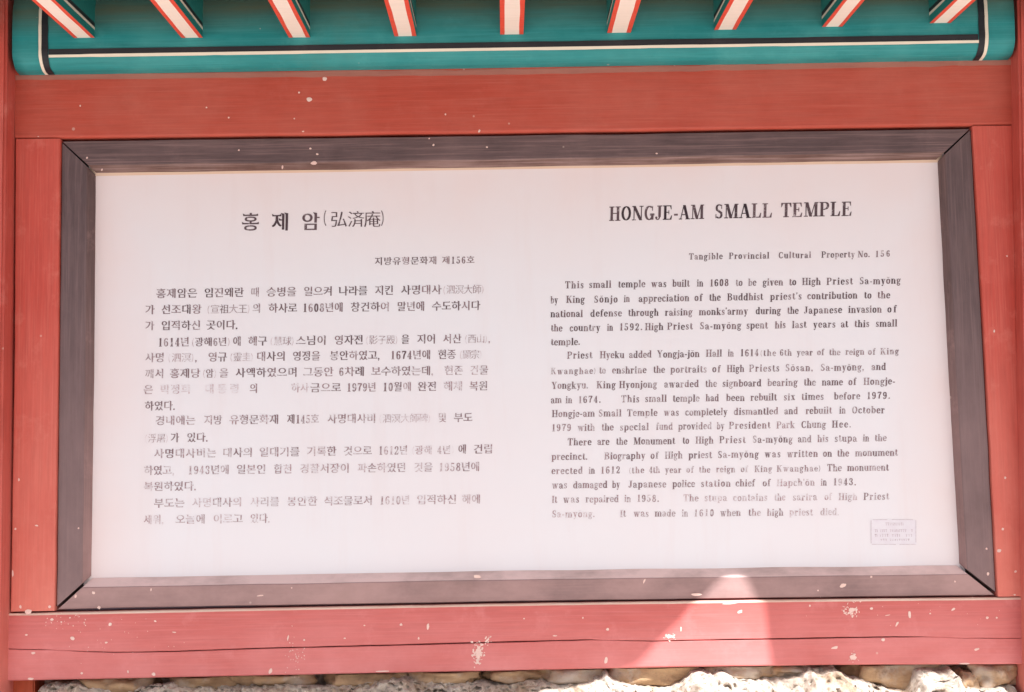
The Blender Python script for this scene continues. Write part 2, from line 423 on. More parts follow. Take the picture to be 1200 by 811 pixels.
# ------------------------------------------------------------------ lettering: Hangul and Chinese, outlines from Blender's own font, given stroke contrast
_cache = {}
def east(ch, kx, ky, serif=True):
    key = (ch, kx, ky)
    if key in _cache: return _cache[key]
    c = bpy.data.curves.new('glyph', 'FONT'); c.body = ch; c.resolution_u = 3
    o = bpy.data.objects.new('glyph', c); COL.objects.link(o)
    dg = bpy.context.evaluated_depsgraph_get(); dg.update()
    cu = o.evaluated_get(dg).to_curve(dg)
    loops = []
    for s in cu.splines:
        bp = list(s.bezier_points); L = []
        for i in range(len(bp)):
            a, b = bp[i], bp[(i + 1) % len(bp)]
            p0, p1, p2, p3 = a.co, a.handle_right, b.handle_left, b.co
            ch_ = (p3 - p0)
            straight = ch_.length < 1e-6 or (abs((p1 - p0).cross(ch_).z) < 2e-3 * ch_.length and abs((p2 - p0).cross(ch_).z) < 2e-3 * ch_.length)
            k = 1 if straight else 4
            for j in range(k):
                t = j / k; u = 1 - t
                v = p0 * u ** 3 + p1 * 3 * u * u * t + p2 * 3 * u * t * t + p3 * t ** 3
                if not L or (Vector((v.x, v.y)) - L[-1]).length > 1e-4: L.append(Vector((v.x, v.y)))
        if len(L) > 2 and (L[0] - L[-1]).length < 1e-4: L.pop()
        if len(L) > 2: loops.append(L)
    o_data = o.data
    o.to_curve_clear(); bpy.data.objects.remove(o); bpy.data.curves.remove(o_data)
    area = sum(sum(L[i].cross(L[(i + 1) % len(L)]) for i in range(len(L))) for L in loops)
    sg = 1 if area > 0 else -1
    res = []
    ts = 1.0 if kx == .022 else .9
    for L in loops:
        m = len(L); Q = []
        for i in range(m):
            a, b, c_ = L[i - 1], L[i], L[(i + 1) % m]
            d1 = (b - a).normalized(); d2 = (c_ - b).normalized()
            n1 = Vector((d1.y, -d1.x)) * sg; n2 = Vector((d2.y, -d2.x)) * sg
            ox = kx * max(min(n1.x + n2.x, 1), -1); oy = ky * max(min(n1.y + n2.y, 1), -1)
            v = b + Vector((ox, oy))
            Q.append([v])
        if serif:
            for i in range(m):
                j = (i + 1) % m
                e = L[j] - L[i]; pr = L[i] - L[i - 1]; nx = L[(j + 1) % m] - L[j]
                nrm = Vector((e.y, -e.x)).normalized() * sg
                if not (.03 < e.length < .13): continue
                if nrm.y > .93 and abs(pr.x) < .03 and abs(nx.x) < .03 and min(pr.length, nx.length) > .14:
                    li, ri = (i, j) if L[i].x < L[j].x else (j, i)
                    v = Q[li][0]; tick = [v + ts * Vector((-.075, .020)), v + ts * Vector((-.004, -.095))]
                    Q[li] = tick if li == j else tick[::-1]
                    if li == i: Q[li] = [v + ts * Vector((-.004, -.095)), v + ts * Vector((-.075, .020))]
                    Q[ri] = [Q[ri][0] + Vector((0, -.025))]
                elif nrm.x < -.93 and abs(pr.y) < .03 and abs(nx.y) < .03 and min(pr.length, nx.length) > .14:
                    ti = i if L[i].y > L[j].y else j
                    v = Q[ti][0]; pts = [v + ts * Vector((.10, -.004)), v + ts * Vector((-.022, .065))]
                    Q[ti] = pts if ti == i else pts[::-1]
                elif nrm.x > .93 and abs(pr.y) < .03 and abs(nx.y) < .03 and min(pr.length, nx.length) > .14:
                    ti = i if L[i].y > L[j].y else j
                    v = Q[ti][0]; pts = [v + ts * Vector((-.11, .0)), v + ts * Vector((-.02, .055))]
                    Q[ti] = (pts if ti == i else pts[::-1])
                    Q[ti] = Q[ti] + [v] if ti == i else [v] + Q[ti]
        res.append([v for q in Q for v in q])
    cv = bpy.data.curves.new('fill', 'CURVE'); cv.dimensions = '2D'; cv.fill_mode = 'BOTH'
    for L in res:
        s = cv.splines.new('POLY'); s.points.add(len(L) - 1); s.use_cyclic_u = True
        for k, v in enumerate(L): s.points[k].co = (v.x, v.y, 0, 1)
    o = bpy.data.objects.new('fill', cv); COL.objects.link(o)
    dg = bpy.context.evaluated_depsgraph_get(); dg.update()
    me = o.evaluated_get(dg).to_mesh()
    V = [(v.co.x, v.co.y) for v in me.vertices]
    F_ = [tuple(p.vertices) for p in me.polygons]
    o.evaluated_get(dg).to_mesh_clear(); bpy.data.objects.remove(o); bpy.data.curves.remove(cv)
    want = abs(sum(sum(L[i].cross(L[(i + 1) % len(L)]) for i in range(len(L))) for L in res)) / 2
    got = 0
    for f in F_:
        q_ = [V[i] for i in f]
        got += abs(sum(q_[i][0] * q_[(i + 1) % len(q_)][1] - q_[(i + 1) % len(q_)][0] * q_[i][1] for i in range(len(q_)))) / 2
    if ch != '홍' and abs(got - want) > .012 * max(want, .1) and (serif or kx > .003):
        _cache[key] = east(ch, kx + .001 if serif else .001, ky if serif else -.010, False)
        return _cache[key]
    xs = [v[0] for v in V] or [0, 1]
    _cache[key] = (min(xs), max(xs), V, F_)
    return _cache[key]

PANEL_Y = 0.032
INK_Y = PANEL_Y - .0006
class Ink:
    def __init__(s): s.V = []; s.F = []; s.W = []
    def put(s, V, Fc, fn, wear):
        b0 = len(s.V)
        for v in V:
            px, py = fn(v)
            x, z = P(px, py, INK_Y); s.V.append((x, INK_Y, z))
        s.W += [wear] * len(V)
        s.F += [tuple(reversed([b0 + i for i in f])) for f in Fc]
    def build(s, name, parent, label=None):
        o = mesh_obj(name, s.V, s.F, m_ink, parent, label=label)
        a = o.data.attributes.new('wear', 'FLOAT', 'POINT')
        a.data.foreach_set('value', s.W)
        # faces towards the reader
        for p in o.data.polygons[:1]:
            if p.normal.y > 0:
                o.data.flip_normals()
        return o

def put_latin(ink, text, x0, x1, base, cap, slope, wear=.0, xf=None, stretch=None, jit=.35):
    """text between picture columns x0..x1 on a baseline given as a function of x"""
    ws = [LAT[c][0] for c in text]
    nat = sum(ws) * cap
    sx = stretch or 1.0
    if stretch is None:
        sx = max(.80, min(1.04, (x1 - x0) / nat))
    track = ((x1 - x0) - nat * sx) / max(1, len(text) - 1 + .0001) if len(text) > 1 else 0
    x = x0
    for c, w in zip(text, ws):
        V, Fc = LAT[c][1], LAT[c][2]
        by = base(x) + rnd.uniform(-jit, jit) * .6
        wr = min(1, max(0, wear + rnd.uniform(-.10, .14)))
        ink.put(V, Fc, lambda v: (x + v[0] * cap * sx + v[1] * cap * .022, by - v[1] * cap + slope * v[0] * cap), wr)
        x += w * cap * sx + track

CJK = lambda c: ord(c) >= 0x3000
def put_east(ink, text, x0, x1, base, em, slope, wear=.0, kx=.024, ky=-.004, hanja=False):
    """Korean run; each square character gets an equal cell, figures a narrow one"""
    adv = []
    for c in text:
        adv.append(1.0 if CJK(c) else {'.': .5, ',': .5, '(': .42, ')': .42, ' ': .45}.get(c, .60))
    tot = sum(adv); cell = (x1 - x0) / tot
    x = x0
    for c, a in zip(text, adv):
        w = a * cell; by = base(x)
        wr = min(1, max(0, wear + rnd.uniform(-.12, .16)))
        if c == ' ': x += w; continue
        if CJK(c):
            han = 0x4e00 <= ord(c) <= 0x9fff
            if han: kk = (.002, -.014, False); wr = min(1, wr + .06)
            elif c in '때께': kk = (.002, -.012, False)
            elif c == '홍': kk = (.012, .004, True)
            elif c in '봉창찰왜흥늘물률를룽': kk = (kx * .75, ky - .004, True)
            else: kk = (kx, ky, True)
            gx0, gx1, V, Fc = east(c, *kk)
            e = em; sxx = min(1.03, cell * .97 / (em * .92))
            cx = x + w / 2
            ink.put(V, Fc, lambda v: (cx + (v[0] - .46) * e * sxx - 0 + (v[1]) * e * .022, by - (v[1] + .09) * e + slope * (v[0] - .46) * e), wr)
        else:
            lw, V, Fc = LAT[c]
            cap = em * (.80 if c not in '()' else .86)
            sx = min(1.0, w * .92 / (lw * cap)) if c not in '.,' else 1
            off = (w - lw * cap * sx) / 2 if c not in '.,' else 0
            wr2 = min(1, wr + (.35 if c in '()' else 0))
            ink.put(V, Fc, lambda v: (x + off + v[0] * cap * sx + v[1] * cap * .022, by - em * .04 - v[1] * cap), wr2)
        x += w

# ------------------------------------------------------------------ ground and stone footing
def ground():
    m, nt, b = new_mat('sunlit_sandy_ground'); n = N(nt)
    u = n.coord()
    c = n.mix(n.ramp(n.noise(u, 1.2, 8, .65), .35, .7), (.42, .375, .345), (.52, .475, .445))
    n.link(c, b.inputs['Base Color']); b.inputs['Roughness'].default_value = .95
    n.bump(n.noise(u, 40, 6), .5, .01, b)
    S = 300
    V = []; Fc = []
    k = 24
    for j in range(k + 1):
        for i in range(k + 1):
            fx = (i / k * 2 - 1); fy = (j / k * 2 - 1)
            x = S * fx * abs(fx) ** 1.5; y = S * fy * abs(fy) ** 1.5
            V.append((x, y, -.95 + .02 * noise.noise(Vector((x * .7, y * .7, 3)))))
    for j in range(k):
        for i in range(k):
            a = j * (k + 1) + i; Fc.append((a, a + 1, a + k + 2, a + k + 1))
    return mesh_obj('ground', V, Fc, m, kind='structure', smooth=True)
ground()

footing = thing('stone_footing', 'rubble stone and pale mortar footing directly below the red board, sunlit on the right', 'stone footing', (0, .05, -.95))
m_mortar, nt, b = new_mat('rough_lime_mortar'); n = N(nt)
u = n.coord()
c = n.mix(n.ramp(n.noise(u, 28, 8, .7), .35, .7), (.50, .42, .35), (.70, .64, .57))
c = n.mix(n.ramp(n.noise(u, 14, 6, .7), .50, .64, 0, .75), c, (.33, .22, .13))
c = n.mix(n.ramp(n.noise(u, 70, 5, .7), .55, .66, 0, .7), c, (.20, .14, .10))
vo = n.node('ShaderNodeTexVoronoi', feature='F1'); vo.inputs['Scale'].default_value = 95; n.link(u, vo.inputs['Vector'])
wnz = n.node('ShaderNodeTexWhiteNoise'); n.link(vo.outputs['Position'], wnz.inputs['Vector'])
peb = n.math('MULTIPLY', n.ramp(wnz.outputs['Value'], .66, .70), n.ramp(vo.outputs['Distance'], .5, .3))
c = n.mix(n.math('MULTIPLY', peb, .55), c, (.24, .15, .09))
n.link(c, b.inputs['Base Color']); b.inputs['Roughness'].default_value = .95
n.bump(n.noise(u, 120, 6, .7), .8, .006, b)
m_stone, nt, b = new_mat('brown_field_stone'); n = N(nt)
u = n.coord()
c = n.mix(n.ramp(n.noise(n.coord((1, 1, 3)), 9, 7, .65), .35, .68), (.26, .155, .085), (.56, .38, .22))
c = n.mix(n.ramp(n.noise(u, 8, 6, .7), .47, .62, 0, .8), c, (.46, .41, .36))
c = n.mix(n.ramp(n.noise(u, 30, 6, .7), .55, .7, 0, .7), c, (.16, .10, .06))
n.link(c, b.inputs['Base Color']); b.inputs['Roughness'].default_value = .85
n.bump(n.noise(u, 50, 7, .65), .6, .006, b)

# underside of the lower rail in the picture -> the stones tuck under it
def rail_bottom(px): 
    pts = [(-80, 800), (10, 798.3), (200, 794.2), (400, 790), (600, 786), (800, 782), (1000, 779.4), (1190, 778.6), (1280, 777)]
    for a, b_ in zip(pts, pts[1:]):
        if px <= b_[0]: return lerp(a[1], b_[1], (px - a[0]) / (b_[0] - a[0]))
    return 777
# (centre px, top..lower limit px below rail, half width px, half height px)
STONES = [(142, 4, 44, 13), (240, -4, 40, 16), (318, -1, 46, 12), (430, -2, 44, 14), (526, -2, 44, 12), (604, 0, 34, 9), (668, 0, 46, 11),
          (758, -1, 54, 17), (868, -2, 46, 12), (1040, 0, 52, 24), (1085, 16, 30, 10), (1128, 18, 15, 12), (1160, 6, 32, 16), (75, 7, 20, 7), (922, -3, 30, 8)]
for (px, dy, hw, hh) in STONES:
    bm = bmesh.new()
    bmesh.ops.create_icosphere(bm, subdivisions=4, radius=1.0)
    yy = .062
    dy += 4; hh += 4
    cx, cz = P(px, rail_bottom(px) + dy - 2, yy)
    k = .00169
    s = rnd.uniform(0, 99)
    for v in bm.verts:
        d = v.co.copy()
        # squared-off, lumpy boulder
        q = Vector([math.copysign(abs(t_) ** .8, t_) for t_ in d])
        f = 1 + .34 * noise.noise(d * 1.5 + Vector((s, 0, 0))) + .13 * noise.noise(d * 4 + Vector((0, s, 0))) + .05 * noise.noise(d * 11 + Vector((0, 0, s)))
        f -= .16 * max(0, noise.noise(d * 2.4 + Vector((s, s, 1))))
        v.co = Vector((cx + q.x * hw * k * f, yy + q.y * .048 * f, min(cz + q.z * hh * k * f, P(px, rail_bottom(px) - .6, .03)[1])))
    me = bpy.data.meshes.new('stone'); bm.to_mesh(me); bm.free()
    for p in me.polygons: p.use_smooth = True
    me.materials.append(m_stone)
    o = bpy.data.objects.new('stone', me); COL.objects.link(o); o.parent = footing; o.location = -footing.location

# mortar skirt: px -> how far below the rail its upper edge starts (read off the photograph)
EDGE = [(-80, 40), (42, 40), (49, 2), (90, 0), (104, 6), (130, 12), (150, 10), (200, 3), (240, 10), (290, 7), (330, 8), (375, 12), (420, 9), (460, 2), (490, 4), (540, 10), (590, 12), (640, 5), (672, 11), (695, 5),
        (710, -2), (720, 8), (755, 16), (785, 19), (800, 10), (815, -2), (845, -2), (860, 9), (900, 9), (935, 5), (945, -2), (975, -4), (1000, 10), (1040, 22), (1060, 26), (1072, -2), (1112, -4), (1120, 8), (1135, 22), (1187, 20), (1195, 40), (1280, 40)]
def edge(px):
    for a, b_ in zip(EDGE, EDGE[1:]):
        if px <= b_[0]: return lerp(a[1], b_[1], (px - a[0]) / (b_[0] - a[0]))
    return 18
V = []; Fc = []
NX, NZ = 900, 110
for i in range(NX + 1):
    px = lerp(-80, 1280, i / NX)
    e = edge(px) + 2.0 + 2.5 * min(1, max(0, (px - 560) / 80)) + 3.2 * noise.noise(Vector((px * .045, 3, 0))) + 2.6 * noise.noise(Vector((px * .16, 8, 0)))
    x, z0 = P(px, rail_bottom(px) + e, .02)
    for j in range(NZ + 1):
        s = (j / NZ) ** 1.35
        z = lerp(z0, -.955, s)
        drop = z0 - z
        y = .040 - .075 * min(1, (drop / .035)) ** .5 - drop * .42
        p3 = Vector((x, y * 1.3, z))
        rg = 1.0 - .45 * min(1, max(0, (px - 560) / 80))
        dsp = .016 * noise.noise(p3 * 22) + rg * (.009 * noise.noise(p3 * 60) + .005 * noise.noise(p3 * 150))
        dsp += .006 * abs(noise.noise(p3 * 95 + Vector((1, 2, 3))))
        pit = max(0, noise.noise(p3 * 75 + Vector((4, 9, 2))) - .24) * .035 * (2.0 - min(1, max(0, (px - 420) / 250)) * 1.2) + max(0, noise.noise(p3 * 170 + Vector((7, 1, 2))) - .28) * .02
        y2 = y - dsp + pit
        zz = z + .6 * dsp * min(1, drop / .01)
        V.append((x + .003 * noise.noise(p3 * 50 + Vector((9, 9, 9))), y2, zz))
for i in range(NX):
    for j in range(NZ):
        a = i * (NZ + 1) + j
        Fc.append((a, a + 1, a + NZ + 2, a + NZ + 1))
# close behind, a core that fills up to under the rail
mor = mesh_obj('mortar', V, Fc, m_mortar, footing, smooth=True)
V = []; Fc = []
for i in range(41):
    px = lerp(-80, 1280, i / 40)
    x, z0 = P(px, rail_bottom(px) + 2, .07)
    for (y, z) in ((.085, -.95), (.085, z0 + .02), (.30, z0 + .02), (.30, -.95)):
        V.append((x, y + .006 * noise.noise(Vector((x * 20, z, 0))), z))
for i in range(40):
    for j in range(3):
        a = i * 4 + j; Fc.append((a, a + 1, a + 5, a + 4))
Fc.append((0, 1, 2, 3)); Fc.append((163, 162, 161, 160))
o = mesh_obj('mortar_core', V, Fc, m_mortar, footing); fix_normals(o)

# ------------------------------------------------------------------ the board
board = thing('information_board', 'roofed red wooden information board with green beam and white bilingual text panel', 'information board', (0, .05, -.95))

# panel and its painted glow strip
pc = [P(104, 194, PANEL_Y), P(1106, 178, PANEL_Y), P(1131, 672, PANEL_Y), P(98, 686, PANEL_Y)]
V = [(x, PANEL_Y, z) for x, z in pc] + [(x, PANEL_Y + .006, z) for x, z in pc]
panel = mesh_obj('text_panel', V, [(0, 3, 2, 1), (4, 5, 6, 7), (0, 1, 5, 4), (1, 2, 6, 5), (2, 3, 7, 6), (3, 0, 4, 7)], m_panel, board)
fix_normals(panel)
pc = [P(76, 170, .05), P(1133, 155, .05), P(1163, 692, .05), P(70, 709, .05)]
V = [(x, .048, z) for x, z in pc] + [(x, .060, z) for x, z in pc]
o = mesh_obj('backing_board', V, [(0, 3, 2, 1), (4, 5, 6, 7), (0, 1, 5, 4), (1, 2, 6, 5), (2, 3, 7, 6), (3, 0, 4, 7)], m_back, board)
fix_normals(o)
def thin_strip(name, A, B, y, mat, parent, n=40, wob=.25, seed=0, th=.0006):
    A = along(A, n); B = along(B, n); V = []; Fc = []
    for i in range(n + 1):
        for q, (px, py) in enumerate((A[i], B[i])):
            w = wob * noise.noise(Vector((i * .35, q * 7 + seed, 2)))
            x, z = P(px, py + w, y); V.append((x, y, z))
    m = len(V)
    V += [(x, yy + th + .0001, z) for x, yy, z in V]
    for i in range(n):
        a = i * 2
        Fc.append((a, a + 1, a + 3, a + 2))
        Fc.append((a, a + 2, a + 2 + m, a + m)); Fc.append((a + 1, a + 1 + m, a + 3 + m, a + 3))
    o = mesh_obj(name, V, Fc, mat, parent); fix_normals(o); return o
thin_strip('lip_glow_strip', [(106, 196), (1104, 180)], [(106, 206.2), (1104, 190.2)], PANEL_Y - .0012, m_lip_glow, panel, seed=3)  # tan strip: warm glow below the top lip, painted as colour

# mitred dark frame, four pieces
fp = lambda lipt: [(0, .055, .008), (0, .0115, .008), (.03, .008, .008), (lipt, .008, .008), (lipt + .03, .0095, .008), (1, .0315, .030), (1, .055, .030)]
fmx = [0, 0, 0, 0, 1, 1]
plank('frame_piece', [(72.5, 165), (600, 158.3), (1137, 150.5)], [(113, 203), (600, 196), (1097, 187.3)], fp(.72), [m_frame, m_lip], board, wob=.0012, seed=1, fm=fmx)
plank('frame_piece', [(67.5, 714.3), (300, 710), (600, 705), (900, 701), (1165.5, 697.8)], [(108.5, 677.5), (600, 668.8), (1121.5, 662.6)], fp(.68), [m_frame, m_lip], board, wob=.0012, seed=2, fm=fmx)
plank('frame_piece', [(72, 166.5), (69, 440), (66, 711.0)], [(112, 204.5), (110, 440), (106.6, 674.6)], fp(.72), [m_frame_v, m_lip_v], board, wob=.001, seed=3, fm=fmx)
plank('frame_piece', [(1138, 151.5), (1153, 420), (1167.4, 693.8)], [(1099, 189.0), (1111, 420), (1124.6, 660.2)], fp(.76), [m_frame_v, m_lip_v], board, wob=.001, seed=4, fm=fmx)

# red rails and stiles
RP = flat_prof(.004, 80, .07)
plank('top_rail', [(17.5, 70), (600, 62), (1187.5, 52)], [(17.5, 162), (600, 155), (1187.5, 146)], RP, [m_red_top], board, wob=.0012, seed=5)
SPv = flat_prof(.003, 52, .07)
plank('left_stile', [(17.8, 162.8), (16.5, 420), (12, 716.6)], [(70.3, 162.4), (67.5, 440), (63.8, 715.8)], SPv, [m_red_v], board, wob=.0012, seed=6)
plank('right_stile', [(1139.6, 147.6), (1155, 420), (1169.4, 699.2)], [(1186.6, 147.2), (1192, 420), (1197, 698.8)], SPv, [m_red_v], board, wob=.0012, seed=7)
TOPE = [(9, 719.0), (60, 718.0), (300, 713), (600, 707.5), (900, 703.2), (1167, 700.2), (1199, 699.8)]
CRK = [(9, 760.7), (60, 761.6), (100, 763.6), (140, 764.6), (200, 763.6), (300, 760), (400, 757.6), (500, 755), (600, 752.2), (690, 749.8), (730, 750.8), (770, 751.4), (900, 749), (1000, 747), (1084, 746.2), (1130, 748.0), (1199, 748.2)]
GAPW = [(9, .45), (50, .25), (66, .02), (82, .25), (140, .5), (400, .7), (600, .8), (690, .5), (712, .03), (735, .35), (760, .5), (900, .75), (1060, .6), (1090, .15), (1130, .04), (1160, .3), (1199, .3)]
def gapw(x):
    for a, b_ in zip(GAPW, GAPW[1:]):
        if x <= b_[0]: return lerp(a[1], b_[1], (x - a[0]) / (b_[0] - a[0]))
    return .3
def dense(pts, off):
    out = []
    for a, b_ in zip(pts, pts[1:]):
        k = max(1, int((b_[0] - a[0]) / 8))
        for i in range(k):
            x = lerp(a[0], b_[0], i / k); y = lerp(a[1], b_[1], i / k)
            out.append((x, y + off * gapw(x) + .35 * noise.noise(Vector((x * .05, 1, 1)))))
    out.append(pts[-1]); return out
bl = .0045 / .00166 / 45
low1 = [(0, .07, 0), (0, .004, 0), (bl * .4, .001, 0), (bl, 0, 0), (.985, 0, 0), (1, .0009, 0), (1, .07, 0)]
low2 = [(0, .07, 0), (0, .0009, 0), (.015, 0, 0), (1 - bl, 0, 0), (1 - bl * .4, .001, 0), (1, .004, 0), (1, .07, 0)]
plank('bottom_rail_board', TOPE, dense(CRK, -1), low1, [m_red_low, m_worn_lit], board, n=160, wob=.0004, seed=8, fm=[0, 1, 1, 0, 0, 0], label='upper board of the bottom rail, top edge painted pale, worn and lit')
plank('bottom_rail_board', dense(CRK, 1), [(9, 798.3), (200, 794.2), (400, 790), (600, 786), (800, 782), (1000, 779.4), (1199, 778.6)], low2, [m_red_low, m_worn_lit], board, n=160, wob=.0004, seed=8, fm=[0, 0, 0, 0, 0, 0], label='lower board of the bottom rail, splashed with plaster')

# posts standing proud of the rails on both sides, legs under the rail
def box_px(name, x0, x1, y0, y1, z0, z1, mat, parent, dx=0, bev=.005):
    """upright with its inner face at x0 (top) leaning to x0+dx at the foot"""
    bm = bmesh.new(); bmesh.ops.create_cube(bm, size=1)
    for v in bm.verts:
        t = 1 if v.co.z > 0 else 0
        v.co = Vector(((x1 if v.co.x > 0 else x0) + (0 if t else dx), y1 if v.co.y > 0 else y0, z1 if t else z0))
    bmesh.ops.subdivide_edges(bm, edges=[e for e in bm.edges if abs(e.verts[0].co.z - e.verts[1].co.z) > .1], cuts=30)
    for v in bm.verts:
        v.co.x += .0012 * noise.noise(Vector((v.co.z * 4, x0, y0)))
    eds = [e for e in bm.edges if abs(e.verts[0].co.z - e.verts[1].co.z) > .005 and len(e.link_faces) == 2 and e.calc_face_angle(0) > .5]
    bmesh.ops.bevel(bm, geom=eds, offset=bev, segments=2, affect='EDGES')
    me = bpy.data.meshes.new(name); bm.to_mesh(me); bm.free(); me.materials.append(mat)
    o = bpy.data.objects.new(name, me); COL.objects.link(o); o.parent = parent; o.location = -parent.location
    return o
xl_t, zt = P(17.5, 100, 0); xl_b, zb = P(9.5, 790, 0)
xr_t, _ = P(1185.5, 100, 0); xr_b, _ = P(1198, 780, 0)
sl_l = (xl_b - xl_t) / (zt - zb); sl_r = (xr_b - xr_t) / (zt - zb)
H0, H1 = -.95, .80
xl1 = xl_t - sl_l * (H1 - zt); xl0 = xl_t + sl_l * (zt - H0)
xr1 = xr_t - sl_r * (H1 - zt); xr0 = xr_t + sl_r * (zt - H0)
box_px('post', xl1 - .14, xl1, -.046, .11, H0, H1, m_post, board, dx=xl0 - xl1)
box_px('post', xr1, xr1 + .14, -.042, .11, H0, H1, m_post, board, dx=xr0 - xr1)
a, zz = P(41, 800, .03); 
box_px('leg', P(2, 800, .03)[0], a, .028, .10, H0, P(30, 796, .03)[1], m_leg, board, bev=.003)
box_px('leg', P(1193.5, 790, .03)[0], P(1215, 790, .03)[0], .028, .10, H0, P(1195, 776, .03)[1], m_leg, board, bev=.003)

# green beam, squared with a rounded belly
zb_l = P(18, 88.5, 0)[1]; zb_r = P(1185, 70.5, 0)[1]
xg0 = P(14, 60, -.045)[0]; xg1 = P(1190, 45, -.045)[0]
BF = .044                                   # how far the belly stands out
def beam_profile():
    pts = [(.03, 0), (0, 0), (-.005, -.0), (-.012, .0008)]
    r = .036
    for i in range(1, 10):
        a_ = pi / 2 * i / 9
        pts.append((-.012 - (BF - .012) * sin(a_), r - r * cos(a_) + .0008))
    pts += [(-BF - .002, .085), (-BF - .001, .115), (-BF + .006, .145), (-BF + .022, .168), (-BF + .04, .180), (.01, .186), (.03, .186)]
    return pts
BP = beam_profile()
def beam_pt(x, k, out=0.0):
    f = (x - xg0) / (xg1 - xg0)
    y, z = BP[k] if isinstance(k, int) else k
    zb0 = lerp(zb_l, zb_r, f)
    return (x, y, zb0 + z)
V = []; Fc = []
nb_ = 80; m_ = len(BP)
for i in range(nb_ + 1):
    x = lerp(xg0, xg1, i / nb_)
    for j in range(m_):
        p = beam_pt(x, j); w = .0012 * noise.noise(Vector((x * 3, j * .3, 0)))
        V.append((p[0], p[1] + w, p[2] + w * .5))
for i in range(nb_):
    for j in range(m_ - 1):
        a = i * m_ + j; Fc.append((a, a + 1, a + m_ + 1, a + m_))
    Fc.append((i * m_, i * m_ + m_, (i + 2) * m_ - 1, (i + 1) * m_ - 1))
Fc.append(tuple(range(m_))); Fc.append(tuple(nb_ * m_ + j for j in range(m_)))
beam = mesh_obj('green_beam', V, Fc, m_green, board); fix_normals(beam)
for p in beam.data.polygons: p.use_smooth = len(p.vertices) == 4
# arclength along the profile for the painted lines
AL = [0]
for a, b_ in zip(BP, BP[1:]): AL.append(AL[-1] + math.hypot(b_[0] - a[0], b_[1] - a[1]))
def prof_at(s):
    k = 0
    while k < len(AL) - 2 and AL[k + 1] < s: k += 1
    f = (s - AL[k]) / (AL[k + 1] - AL[k])
    y = lerp(BP[k][0], BP[k + 1][0], f); z = lerp(BP[k][1], BP[k + 1][1], f)
    tx, tz = BP[k + 1][0] - BP[k][0], BP[k + 1][1] - BP[k][1]
    L = math.hypot(tx, tz); return y, z, tx / L, tz / L
def proj_y(x, y, z):
    v = ROT.transposed() @ (Vector((x, y, z)) - CL)
    return 405.5 - F * v.y / -v.z, 600 + F * v.x / -v.z
def s_for_py(x, py):
    """arclength on the belly that shows at picture row py"""
    best = None; f = (x - xg0) / (xg1 - xg0); zb0 = lerp(zb_l, zb_r, f)
    for k in range(400):
        s = AL[2] + (AL[-4] - AL[2]) * k / 399
        y, z, _, _ = prof_at(s)
        d = abs(proj_y(x, y, zb0 + z)[0] - py)
        if best is None or d < best[0]: best = (d, s)
    return best[1]
def painted_line(name, x0, x1, rows0, rows1, mat, lift=.0008, seed=0, wob=.0008):
    V = []; Fc = []; n_ = 90
    for i in range(n_ + 1):
        t = i / n_; x = lerp(x0, x1, t)
        f = (x - xg0) / (xg1 - xg0); zb0 = lerp(zb_l, zb_r, f)
        for q in (0, 1):
            py = lerp(rows0[q], rows1[q], t) + .45 * noise.noise(Vector((x * 5, q * 9 + seed, 0)))
            s = s_for_py(x, py)
            y, z, ty, tz = prof_at(s)
            V.append((x, y - abs(tz) * lift - .0008, zb0 + z - abs(ty) * lift * .6))
    for i in range(n_):
        a = i * 2; Fc.append((a, a + 1, a + 3, a + 2))
    o = mesh_obj(name, V, Fc, mat, beam); fix_normals(o)
    md = o.modifiers.new('body', 'SOLIDIFY'); md.thickness = .0006; md.offset = 0
    return o
xL = P(57, 60, -BF)[0]; xR = P(1146, 44, -BF)[0]
painted_line('black_line', xL, xR, (58.0, 64.3), (40.6, 47.4), m_black, seed=1)
painted_line('white_line', xL, xR + .004, (64.3, 67.8), (47.4, 50.6), m_white, seed=4)
def ring_line(name, x0, x1, mat, lift=.0012, seed=0):
    V = []; Fc = []; n_ = 40
    for i in range(n_ + 1):
        s = AL[2] + (AL[-3] - AL[2]) * i / n_
        y, z, ty, tz = prof_at(s)
        for q, x in enumerate((x0, x1)):
            w = .0008 * noise.noise(Vector((i * .3, q * 5 + seed, 1)))
            f = (x - xg0) / (xg1 - xg0)
            V.append((x + w, y - abs(tz) * lift - .0006, lerp(zb_l, zb_r, f) + z - abs(ty) * lift))
    for i in range(n_):
        a = i * 2; Fc.append((a, a + 1, a + 3, a + 2))
    o = mesh_obj(name, V, Fc, mat, beam); fix_normals(o)
    md = o.modifiers.new('body', 'SOLIDIFY'); md.thickness = .0006; md.offset = 0
gx = lambda px, py: P(px, py, -BF)[0]
ring_line('white_band', gx(45.8, 40), gx(49.2, 40), m_white, seed=1)
ring_line('black_band', gx(49.4, 40), gx(56.8, 40), m_black, seed=2)
ring_line('black_band', gx(1146.2, 30), gx(1153.4, 30), m_black, seed=3)
ring_line('white_band', gx(1153.6, 30), gx(1157.4, 30), m_white, seed=4)

